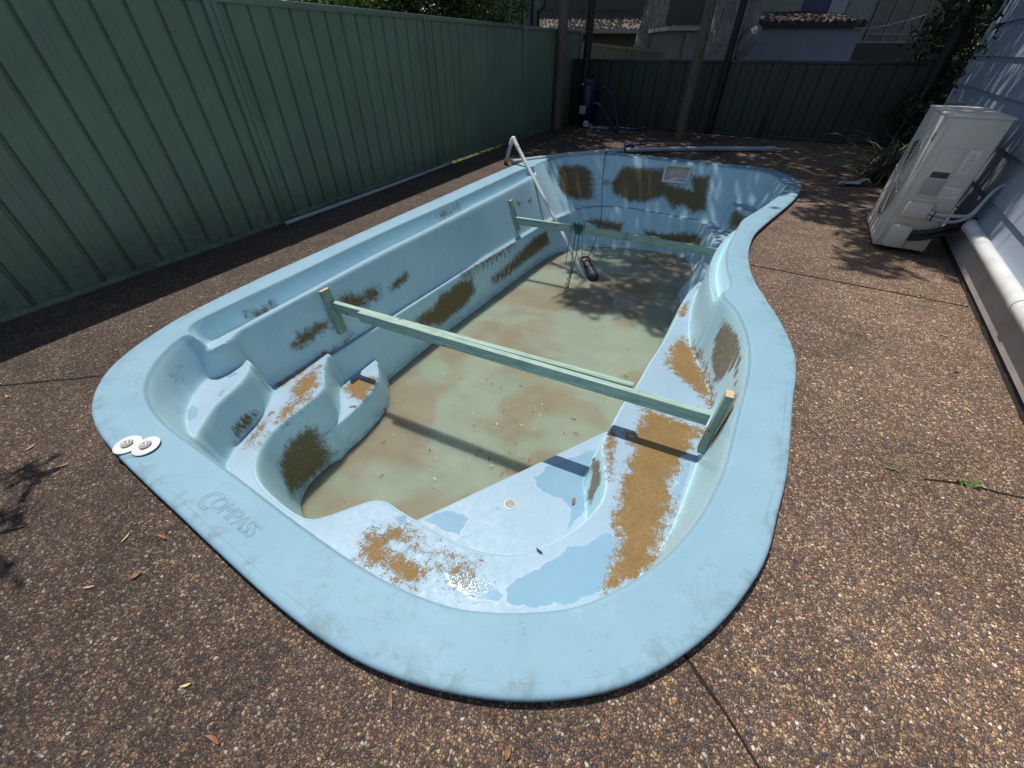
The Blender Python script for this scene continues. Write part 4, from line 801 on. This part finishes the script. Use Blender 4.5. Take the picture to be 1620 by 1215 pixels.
# ------------------------------------------------------------------ filter, hoses and odds and ends in the far corner
ft=empty("pool_filter",(-3.52,11.9,0),0,"dark blue barrel shaped pool filter in the shaded far corner","pool filter")
MB().lathe([(.0,.0),(.17,.0),(.19,.03),(.19,.22),(.235,.30),(.245,.42),(.245,.78),(.23,.86),(.15,.91),(0,.93)],n=28).build("tank",M['bluetank'],ft,smooth=True)
MB().lathe([(.18,.875),(.185,.93),(.12,.97),(0,.985)],n=24).build("lid",M['bluehose'],ft,smooth=True)
MB().tube(spline3([(.05,-.02,.96),(.08,-.05,1.05),(.16,-.08,1.05),(.18,-.12,.98)]),.02,8).build("lid_handle",M['bluetank'],ft,smooth=True)
MB().box((-.03,-.25,.36),(.16,.04,.18)).build("valve_plate",M['greyplastic'],ft,bevel=.01)
MB().lathe([(0,.0),(.07,.0),(.075,.1),(.05,.13),(0,.13)],(.12,-.33,.02),16).build("valve_body",M['pvcgrey'],ft,smooth=True)
MB().tube([(.05,-.33,.05),(.3,-.36,.06)],.035,10).build("valve_pipe",M['tealhose'],ft,smooth=True)
def hose(pts,r,mat,label,name="hose"):
    o=MB().tube(spline3(pts,10),r,10).build(name,mat,None,smooth=True);return tag(o,label,"hose")
hose([(-3.3,11.75,.75),(-3.05,11.65,.82),(-2.75,11.5,.6),(-2.6,11.4,.25),(-2.55,11.35,.05),(-2.7,11.2,.03)],.028,M['bluehose'],"blue hose arching from the filter down to the ground")
hose([(-3.35,11.7,.5),(-3.1,11.6,.48),(-2.85,11.5,.25),(-2.6,11.42,.04),(-2.2,11.55,.03),(-1.95,11.7,.05),(-1.85,11.76,.09)],.028,M['bluehose'],"blue hose looping low along the foot of the far fence")
hose([(-3.25,11.4,.03),(-3.0,11.42,.035),(-2.75,11.40,.035)],.024,M['tealhose'],"short pale teal hose end lying by the filter")
pc=MB()
pc.tube([( .09*math.cos(a),.07*math.sin(a),-.0+.028+.008*math.sin(a*3)) for a in np.linspace(0,2*math.pi,25)],.028,8,cap=False); pc.tube(spline3([(.08,.02,.02),(.2,.06,.028),(.36,.10,.02)]),[.022]*17,8)
o=pc.build("rolled_mat",M['purple'],None,smooth=True);o.location=(-1.78,9.32,.02);o.rotation_euler=(0,0,R(25));tag(o,"violet rolled up cloth with a loop, lying beyond the long pale pipe","cloth")
# plastic scrap near the plant
mb=MB();rr=random.Random(11);G=7;vs=[]
for j in range(4):
    for i in range(G): vs.append((i*.075-.22+rr.uniform(-.02,.02),j*.05+rr.uniform(-.02,.02),.015+rr.uniform(0,.045)*(1+.6*(i>2))))
mb.add(vs,[(j*G+i,j*G+i+1,(j+1)*G+i+1,(j+1)*G+i) for j in range(3) for i in range(G-1)])
o=mb.build("plastic_scrap",M['white'],None);o.location=(1.86,7.7,0);o.rotation_euler=(0,0,R(25));tag(o,"crumpled white plastic scrap on the paving beside the strappy plant","litter")
# ------------------------------------------------------------------ neighbours' buildings (built in a frame turned like the street)
CA=R(25.4)
def cf(xc,yc): return (xc*math.cos(CA)-yc*math.sin(CA),xc*math.sin(CA)+yc*math.cos(CA))
def place(name,xc,yc,label,cat):
    w,s=cf(xc,yc);return empty(name,(w,s,0),CA,label,cat)
hA=place("house",3.,20.6,"shaded two storey house with a ribbed metal lean-to roof, seen over the far corner","house")
MB().box((.5,3.,3.),(12,1.8,6.)).build("upper_wall",M['greenwall'],hA)
MB().box((.1,.2,1.),(4.1,.3,2.1)).build("lower_wall",M['beigewall'],hA)
MB().box((2.1,.0,1.),(.12,.12,2.1)).build("downpipe",M['darkpost'],hA)
rf=MB();n=28;vs=[];fs=[]
for i in range(n*4+1):
    u=-2.2+4.5*i/(n*4);dz=.05 if i%4==1 else 0.
    vs+=[(u,-.45,2.13+dz),(u,2.12,2.80+dz)]
rf.add(vs,[(2*i,2*i+2,2*i+3,2*i+1) for i in range(n*4)]).box((.05,.83,2.43),(4.4,2.6,.02),M=Matrix.Rotation(math.atan2(.67,2.57),3,'X'));rf.build("roof",M['roofmetal'],hA)
MB().box((.05,-.52,2.07),(4.6,.12,.12)).build("gutter",M['gutter'],hA)
wA=place("house_wing",.35,18.6,"narrow pale wall with a tall window, just left of the brown pole","house")
MB().box((0,.6,3.),(1.25,1.2,6.)).build("wall",M['whitewall'],wA)
wi=MB().box((.18,-.01,2.7),(.42,.05,2.)).build("window_frame",M['darkpost'],wA);MB().box((.16,-.04,2.7),(.26,.02,1.9)).build("window_pane",M['render'],wi)
MB().tube([(.56,-.05,0),(.56,-.05,2.55),(.75,-.05,2.62),(.8,-.05,2.9)],.04,8).build("downpipe",M['darkpost'],wA)
cfn=place("cream_fence",2.2,16.2,"low cream steel fence beyond the far corner, between the slim black pole and the shed","fence")
mb=MB();vs=[];fs=[];n=120
for i in range(n+1):
    u=2.9*i/n;d=-.02 if (i%4) in(1,2) else .02;zt=1.66-.085*u
    vs+=[(u,d,0),(u,d,zt)]
mb.add(vs,[(2*i,2*i+2,2*i+3,2*i+1) for i in range(n)]);mb.build("sheet_panel",M['cream'],cfn)
MB().beam((-.05,-.01,1.69),(2.95,-.01,1.435),.07,.07).build("top_rail",M['cream'],cfn)
for u in(0.,1.5,2.5): MB().box((u,-.04,.83-.04*u),(.05,.05,1.64-.085*u)).build("post",M['cream'],cfn)
sh=place("garden_shed",5.45,15.7,"small pale shed with a flat roof, half hidden behind the timber pole","shed")
MB().box((0,.9,.98),(1.5,1.8,1.96)).build("wall",M['whitewall'],sh);MB().box((0,.85,2.0),(1.75,2.1,.09)).build("roof",M['gutter'],sh);MB().tube([(-.2,-.06,0),(-.2,-.06,1.92)],.06,10).build("downpipe",M['whitewall'],sh);MB().box((.05,-.12,2.06),(1.5,.1,.04)).build("flashing",M['frame'],sh)
hB=place("house",9.5,17.2,"blue grey rendered building with a tiled roof edge, seen over the low fence","house")
MB().box((.1,1.,1.07),(3.7,2.,2.14)).build("lower_wall",M['render'],hB)
mb=MB();n=64;vs=[]
for i in range(n+1):
    u=-1.85+3.75*i/n;b=.035*math.sin(i*math.pi/2.)+.012*math.sin(i*1.7);vs+=[(u,-.22+.03*math.sin(i*.9),2.24+b),(u,2.3,2.56+b),(u,-.2,2.16+b)]
mb.add(vs,[f for i in range(n) for f in((3*i,3*i+3,3*i+4,3*i+1),(3*i+2,3*i+5,3*i+3,3*i))]);mb.box((0.03,1.,2.30),(3.7,2.4,.05),M=Matrix.Rotation(.13,3,'X'));mb.build("tiled_roof",M['tile'],hB)
MB().box((.03,-.12,2.13),(3.75,.06,.12)).build("fascia",M['darkpost'],hB)
hC=place("house",12.,20.,"pale rear house wall with a dark blue blind and a big screened window","house")
MB().box((-.1,1.,3.),(6.6,2.,6.)).build("wall",M['whitewall'],hC)
MB().box((3.7,1.1,3.),(2.,1.9,6.)).build("side_wall",M['beigewall'],hC)
bl=MB();
for k in range(9): bl.box((-1.05+k*.11,-.02,3.2),(.075,.04,1.3))
b_=MB().box((-.45,-.005,3.2),(1.7,.02,1.4)).build("window_blind",M['bluestripe'],hC);bl2=MB().box((.02,-.03,3.2),(.62,.03,1.3)).build("pale_blind_panel",M['palestripe'],hC)
wf_=MB().box((2.45,-.02,2.9),(1.95,.05,2.15)).build("window_screen",M['screen'],hC)
f2=MB()
for dx in(-.95,-.3,.35,.95): f2.box((2.45+dx,-.06,2.9),(.06,.04,2.2))
f2.box((2.45,-.065,1.98),(2.,.05,.07));f2.build("window_frame",M['frame'],wf_)
MB().box((2.3,-.5,.86),(3.4,1.,1.72)).build("lower_storey",M['darkpost'],hC)  # near-black box: the shadow down there is put into its colour
wr=MB().tube(spline3([cf(10.95,16.9)+(2.06,),cf(12.0,17.2)+(2.1,),cf(14.5,18.5)+(2.5,)]),.006,6).build("service_wire",M['pvcgrey']);tag(wr,"thin overhead wire running from the tiled roof corner","wire")
# ------------------------------------------------------------------ trees and shrubs
def leaf_mesh(name,clumps,mat,par,size=(.26,.085),seed=1,droop=.45,shell=.35):
    """clumps: (x,y,z,rx,ry,rz,n): small bent leaf faces spread through each ellipsoid"""
    r=np.random.default_rng(seed);V=[];F=[];base=0
    for (cx_,cy_,cz_,rx,ry,rz,n) in clumps:
        d=r.normal(size=(n,3));d/=np.linalg.norm(d,axis=1,keepdims=True);rad=(shell+(1-shell)*r.random(n))**.6
        c=np.array([cx_,cy_,cz_])+d*rad[:,None]*np.array([rx,ry,rz])*(1+.18*r.normal(size=(n,1)))
        a=r.normal(size=(n,3));a[:,2]-=droop;a/=np.linalg.norm(a,axis=1,keepdims=True)
        b=np.cross(a,r.normal(size=(n,3)));b/=np.linalg.norm(b,axis=1,keepdims=True);nn_=np.cross(a,b)
        L=size[0]*(.6+.8*r.random((n,1)));W=size[1]*(.6+.8*r.random((n,1)))
        pts=np.stack([c-a*L*.5,c-b*W*.5+nn_*W*.12,c+a*L*.5,c+b*W*.5+nn_*W*.12],1).reshape(-1,3)
        V.append(pts);F.append(np.arange(n*4).reshape(n,4)+base);base+=n*4
    V=np.concatenate(V);F=np.concatenate(F)
    me=bpy.data.meshes.new(name);me.vertices.add(len(V));me.vertices.foreach_set('co',V.astype(np.float32).ravel());me.loops.add(F.size);me.loops.foreach_set('vertex_index',F.ravel().astype(np.int32));me.polygons.add(len(F));me.polygons.foreach_set('loop_start',(np.arange(len(F))*4).astype(np.int32));me.update(calc_edges=True)
    me.materials.append(mat);o=bpy.data.objects.new(name,me);COL.objects.link(o);o.parent=par;return o
def trunk_mb(mb,pts,radii,n=14,seed=0,rough=.06):
    rr=random.Random(seed);P=spline3(pts,6);k=len(P)
    rad=[np.interp(i/(k-1)*(len(radii)-1),range(len(radii)),radii) for i in range(k)]
    i0=len(mb.v);mb.tube(P,rad,n)
    for q in range(i0,len(mb.v)):
        v=Vector(mb.v[q]);i=(q-i0)//n
        if i<k: v=P[i]+(v-P[i])*(1+rr.uniform(-rough,rough)+.05*math.sin(q*1.3+i*.7))
        mb.v[q]=tuple(v)
def gum(base,label,trunk,limbs,clumps,seed):
    t=empty("gum_tree",(base[0],base[1],0),0,label,"tree");o=Vector((base[0],base[1],0))
    mb=MB();trunk_mb(mb,trunk[0],trunk[1],16,seed)
    for P,rd in limbs: trunk_mb(mb,P,rd,8,seed+1)
    mb.build("trunk",M['bark'],t,smooth=True,angle=70)
    leaf_mesh("crown",clumps,M['gumleaf'],t,(.25,.085),seed,.6);return t
SL=(-.33,.25)
def shade(w,s,h,r,n,base):     # leaf clump that stands between the sun and the ground point (w,s)
    return (w+SL[0]*h-base[0],s+SL[1]*h-base[1],h,r*(1.+.1*math.sin(w*7)),r,r*.62,n)
b2=cf(5.45,13.6);b3=cf(6.02,13.9);b1=cf(4.78,18.2)
rs=random.Random(5)
c2=[];c3=[];c1=[]
# dense cover over the far end and beyond
for i in range(9):
    for j in range(5):
        w=-4.6+i*.98+rs.uniform(-.3,.3);s=8.35+j*1.0+rs.uniform(-.3,.3);h=rs.uniform(6.2,8.6)
        if rs.random()<.08: continue
        (c2 if (i+j)%2 else c3).append(shade(w,s,h,.86,400 if j==0 else 640,b2 if (i+j)%2 else b3))
for i in range(8):
    for j in range(5):
        w=-7+i*2.2+rs.uniform(-.5,.5);s=13.2+j*1.9+rs.uniform(-.5,.5);h=rs.uniform(6.5,9.5)
        c1.append(shade(w,s,h,1.5,1000,b1))
# broken cover that dapples the deep end, the right side and the air conditioner
for (w,s,r,n) in((-1.5,5.4,.45,330),(-.75,5.7,.7,620),(-.3,5.2,.5,330),(-1.0,6.5,.75,620),(-.1,6.5,.62,420),(-1.9,6.5,.5,210),(-2.5,7.7,.45,200),(-1.7,7.6,.7,420),(-.6,7.6,.7,420),(.5,7.75,.6,330),(1.3,7.6,.75,460),(1.9,6.55,.75,430),(1.35,5.95,.42,170),(2.4,5.7,.75,520),(1.75,5.25,.42,200),(2.15,7.5,.8,520),(-3.5,7.9,.5,180),(.95,6.85,.35,90),(2.3,4.75,.4,170),(2.9,4.7,.7,430),(3.3,5.6,.75,430),(3.0,6.5,.75,430),(3.5,7.4,.75,430),(2.9,8.0,.75,430),(3.7,4.3,.7,380),(4.0,6.4,.8,430),(4.3,5.2,.8,400),(3.3,3.7,.5,200),(1.5,4.6,.35,110)):
    c2.append(shade(w,s,rs.uniform(6.6,7.4),r,n,b2))
def rel(b,*pts): return [Vector((p[0],p[1],p[2])) for p in pts]
gum(b2,"big pale barked gum tree trunk behind the low fence, right of the timber pole",([(0,0,-.1),(.02,0,1.2),(.08,.05,2.5),(.05,-.1,4.2),(-.3,-.6,6.5)],[.50,.42,.38,.32,.24]),
    [([(-.3,-.6,6.2),(-1.2,-2.4,6.9),(-2.0,-4.4,7.2)],[.2,.14,.07]),([(-.2,-.5,5.5),(.6,-2.6,6.3),(1.2,-5.0,7.0)],[.18,.13,.06]),([(-1.2,-2.4,6.9),(-2.6,-3.4,7.6)],[.1,.04])],c2,21)
g3=gum(b3,"leaning rough barked gum tree trunk with a big burl, left of the tiled building",([(-.25,0,-.1),(-.1,0,1.2),(.0,0,1.9),(.12,.1,2.6),(.5,.3,4.5),(.8,.2,7.)],[.40,.33,.38,.30,.26,.2]),
    [([(.10,-.22,1.45),(.30,-.3,1.75),(.44,-.25,1.98)],[.26,.24,.10]),([(.7,.2,5.6),(-.4,-1.4,6.8),(-1.8,-3.2,7.6)],[.16,.1,.05]),([(.7,.2,6.),(2.,-1.2,7.2)],[.14,.05])],c3,22)
gum(b1,"pale gum tree trunk standing behind the cream fence",([(-.1,0,-.1),(0,0,1.5),(.12,0,3.),(.2,.2,6.),(0,0,9.)],[.62,.50,.36,.3,.2]),
    [([(.2,.2,5.5),(-2.,-1.5,7.5)],[.18,.06]),([(.2,.2,6.),(2.4,-1.,8.)],[.18,.06])],c1,23)
def shrub(name,base,label,cat,clumps,mat,size,seed,h=1.5,n=3,rad=.05):
    t=empty(name,(base[0],base[1],0),0,label,cat);mb=MB();rr=random.Random(seed)
    for k in range(n):
        a=rr.uniform(0,6.3);mb.tube(spline3([(.08*math.cos(a),.08*math.sin(a),-.05),(.15*math.cos(a),.15*math.sin(a),h*.5),(.45*math.cos(a+.4),.45*math.sin(a+.4),h)],4),[rad*(1-.6*i/8) for i in range(9)],7)
    mb.build("stems",M['bark'],t,smooth=True);leaf_mesh("foliage",clumps,mat,t,size,seed,.2,.25);return t
rs=random.Random(8)
def cl(n,rx,ry,z0,z1,r,k): return [(rs.uniform(-rx,rx),rs.uniform(-ry,ry),rs.uniform(z0,z1),r*rs.uniform(.7,1.2),r*rs.uniform(.7,1.2),r*rs.uniform(.6,1.),k) for _ in range(n)]
shrub("hedge_shrub",(-5.65,10.7),"dark shrub behind the tall fence, beside the pale house wing","shrub",cl(22,.8,.75,.5,3.3,.5,360),M['hedge'],(.10,.05),31,2.4)
shrub("hedge_shrub",(-6.7,9.6),"dense dark middle shrub behind the tall fence","shrub",cl(24,.85,.8,.5,3.4,.52,360),M['darkleaf'],(.10,.05),32,2.5)
shrub("hedge_shrub",(-7.9,8.5),"bright green sunlit shrub, leftmost behind the tall fence","shrub",cl(24,.9,.8,.5,3.3,.52,340),M['hedge'],(.11,.055),33,2.4)
shrub("hedge_tree",(-9.6,12.6),"tall dark leafy tree standing behind the shrubs beyond the tall fence","tree",cl(34,2.4,1.5,.6,4.8,.85,420),M['darkleaf'],(.15,.07),37,3.5,4,.08)
shrub("hedge_tree",(-12.2,9.6),"dark leafy tree at far left behind the shrubs beyond the tall fence","tree",cl(30,1.8,1.8,.6,4.8,.85,400),M['darkleaf'],(.15,.07),38,3.5,4,.08)
shrub("dark_bush",(3.75,9.9),"tall dark bush filling the corner between the far fence and the house","bush",cl(62,.8,1.2,.3,4.4,.58,420),M['darkleaf'],(.13,.045),34,3.2,5,.07)
shrub("dark_bush",(4.2,12.4),"dark bush beyond the right end of the low far fence","bush",cl(40,1.2,.9,.4,4.6,.65,400),M['darkleaf'],(.13,.045),35,3.,4,.07)
# overhanging branch above the left fence (throws the leaf shadows on the paving)
ob=shrub("overhanging_tree",(-5.4,-1.12),"slim tree behind the tall fence, one leafy branch hanging over it","tree",[(2.05,1.78,2.62,.16,.12,.06,34),(2.22,1.62,2.58,.15,.12,.06,30),(2.5,1.5,2.55,.12,.08,.05,22),(1.9,1.45,2.6,.15,.1,.06,26),(2.35,1.25,2.6,.10,.08,.05,16),(-.3,.4,3.2,.7,.7,.8,300),(.2,.1,2.9,.5,.5,.4,120)],M['gumleaf'],(.13,.036),36,3.)
MB().tube(spline3([(.1,0,2.5),(.6,.5,2.75),(1.3,1.0,2.68),(2.2,1.6,2.58)],5),[.03,.026,.022,.018,.014,.011,.009,.007,.006,.005,.004,.003,.003,.002,.002,.002],7).build("branch",M['bark'],ob,smooth=True)
# strappy plant
sp_=empty("strappy_plant",(2.28,8.35,0),0,"dry strap leaved plant at the foot of the dark bush, behind the air conditioner","plant")
mb=MB();rr=random.Random(4)
for k in range(230):
    a=rr.uniform(0,6.283);L=rr.uniform(.45,1.0);b0=rr.uniform(0,.30);el=rr.uniform(.7,1.5);wd=rr.uniform(.010,.019)
    px_,py_=b0*math.cos(a*3.1),b0*math.sin(a*3.1)*1.4;vs=[];z_=0.;e=el;x_=0.
    for i in range(8):
        f=i/7;w_=wd*(1-.75*f**2);cx_=px_+x_*math.cos(a);cy_=py_+x_*math.sin(a)
        vs+=[(cx_-w_*math.sin(a),cy_+w_*math.cos(a),max(z_,.01)),(cx_+w_*math.sin(a),cy_-w_*math.cos(a),max(z_,.01)+.003)]
        x_+=L/7*math.cos(e);z_+=L/7*math.sin(e);e-=rr.uniform(.1,.42)
    mb.add(vs,[(2*i,2*i+2,2*i+3,2*i+1) for i in range(7)])
mb.build("strap_leaves",M['strap'],sp_,smooth=True)
# grass behind the fence gap
mb=MB();rr=random.Random(9)
for k in range(2600):
    s_=rr.uniform(4.5,10.2);w_=fence_w(s_)-rr.uniform(.10,.75);h_=rr.uniform(.05,.13);a=rr.uniform(0,3.14);d=.006;lx,ly=rr.uniform(-.04,.04),rr.uniform(-.04,.04)
    mb.add([(w_-d*math.cos(a),s_-d*math.sin(a),-.03),(w_+d*math.cos(a),s_+d*math.sin(a),-.03),(w_+lx,s_+ly,h_-.03)],[(0,1,2)])
o=mb.build("grass",M['grass']);tag(o,"sunlit grass showing under the tall fence","grass",kind='stuff')
# weeds in the joints
def weed(p,label,n,h,seed):
    mb=MB();rr=random.Random(seed)
    for k in range(n):
        a=rr.uniform(0,6.28);l=h*rr.uniform(.5,1.1);o_=rr.uniform(-.03,.03);w_=.004
        b=Vector((o_,rr.uniform(-.008,.008),0));m_=b+Vector((math.cos(a)*l*.45,math.sin(a)*l*.45,l*.55));e=b+Vector((math.cos(a)*l,math.sin(a)*l,l*.5));q=Vector((-math.sin(a),math.cos(a),0))*w_
        mb.add([b-q,b+q,m_+q*1.2,m_-q*1.2,e],[(0,1,2,3),(3,2,4)])
    o=mb.build("weed",M['weed'],None);o.location=(p[0],p[1],.002);tag(o,label,"weed")
weed((1.405,1.83),"green grassy weed growing from the crack in the paving at the right",9,.045,1);weed((1.13,1.80),"tiny green weed by the right coping at the start of the crack",5,.02,2);weed((1.75,3.98),"low weed in the paving joint below the air conditioner",7,.02,3);weed((-3.42,2.55),"tiny weed in the sunny paving between the fence shadow and the coping",6,.02,4);weed((.78,5.62),"green weed against the coping on its inward curve at the far right",8,.03,5)
# ------------------------------------------------------------------ fallen leaves
def leaf_obj(name,L,W,mat,curl,seed):
    rr=random.Random(seed);mb=MB();vs=[];n=7
    for i in range(n+1):
        f=i/n;w_=W/2*math.sin(math.pi*min(1,f*.96+.02))**.8;bx=.12*L*math.sin(f*2.2+seed);z_=curl*L*(f-.5)**2*1.6
        vs+=[((f-.5)*L,bx-w_,z_+curl*w_*.6),((f-.5)*L,bx,z_),((f-.5)*L,bx+w_,z_+curl*w_*.6)]
    mb.add(vs,[q for i in range(n) for q in((3*i,3*i+3,3*i+4,3*i+1),(3*i+1,3*i+4,3*i+5,3*i+2))])
    return mb.build(name,mat,None,smooth=True,angle=80)
protos={}
def drop(kind,p,rz,sc,label,group):
    if kind not in protos:
        nm,L,W,mt,cu,sd0=kind;o=leaf_obj(nm,L,W,M[mt],cu,sd0);protos[kind]=o
    else:
        o=protos[kind].copy();COL.objects.link(o)
    o.location=p;o.rotation_euler=(random.uniform(-.06,.06),random.uniform(-.06,.06),rz);o.scale=(sc,sc,sc);tag(o,label,"leaf",group);return o
BR=("fallen_leaf",.085,.017,'brownleaf',.22,1);TA=("fallen_leaf",.075,.016,'tanleaf',.25,2);YE=("fallen_leaf",.055,.014,'yellowleaf',.15,3);DK=("fallen_leaf",.05,.016,'darkbit',.3,4);BRD=("fallen_leaf",.06,.028,'brownleaf',.4,5)
LB={BR:"slender brown gum leaf",TA:"tan dry gum leaf",YE:"small yellow leaf",DK:"dark rotted leaf",BRD:"broad curled brown leaf"}
rs=random.Random(12);wp2=[tuple(q) for q in wp]
nfl=0
while nfl<110:
    if rs.random()<.6: w=rs.gauss(-1.0,.42);s=rs.gauss(2.05,.55)
    else: w=rs.uniform(-2.4,.0);s=rs.uniform(1.1,6.6)
    if surf(w,s)>zwat(s)-.02: continue
    k=rs.choices([BR,TA,YE,DK,BRD],[5,4,3,3,1])[0]
    drop(k,(w,s,zwat(s)+.004),rs.uniform(0,6.28),rs.uniform(.35,.8),LB[k]+" afloat on the murky pool water","leaves floating in the pool");nfl+=1
GL=[(BR,-2.95,-.05,.3,1.),(TA,-2.7,.12,2.,1.),(TA,-2.42,.13,1.2,1.1),(BR,-2.2,-.12,.9,.9),(TA,-3.0,.62,.4,.8),(BRD,-1.55,-.02,1.,1.),(TA,-1.75,.05,2.2,.9),(BR,-1.62,.11,.2,1.),(TA,-1.66,-.12,.9,.8),(BRD,-.08,.14,1.5,.9),(BR,-.45,.1,2.4,1.),(YE,1.08,2.31,1.,1.1),(BRD,1.66,2.86,.4,1.1),(TA,1.72,3.33,.1,1.2),(YE,1.6,2.45,2.2,1.),(TA,1.55,3.75,.3,1.1),(YE,1.72,3.95,.5,.9),(BR,-3.4,1.5,.4,1.),(TA,-3.6,2.2,1.1,.9),(YE,-3.35,1.05,.6,1.),(TA,-3.9,1.1,.2,1.),(BR,-3.8,3.3,1.3,1.),(TA,.98,6.05,.4,1.2),(BR,-2.5,-.35,2.6,1.),(TA,-2.1,-.45,1.6,.8),(BR,-3.25,-.3,2.,1.),(TA,-3.3,.25,.2,.9),(YE,-1.05,-.15,.9,.9),(BR,-.85,-.2,.2,1.),(TA,1.45,1.2,.7,.8),(BR,1.2,3.1,2.9,.8),(YE,1.45,5.0,.2,1.2),(BR,1.0,4.4,.9,1.),(TA,1.6,5.9,.8,1.),(BR,-1.0,9.2,.4,1.4),(TA,.3,9.0,.2,1.5)]
for k,w,s,rz,sc in GL: drop(k,(w,s,.006),rz,sc*.62,LB[k]+" lying on the aggregate paving","leaves lying on the paving")
for k,w,s in((DK,-.25,2.02),(BRD,-.28,1.62),(BR,-2.3,1.62),(DK,-.3,.98),(BR,-2.0,1.05)): drop(k,(w,s,surf(w,s)+.006),rs.uniform(0,6),.9,LB[k]+" stuck on a ledge inside the pool","leaves stuck on the pool ledges")
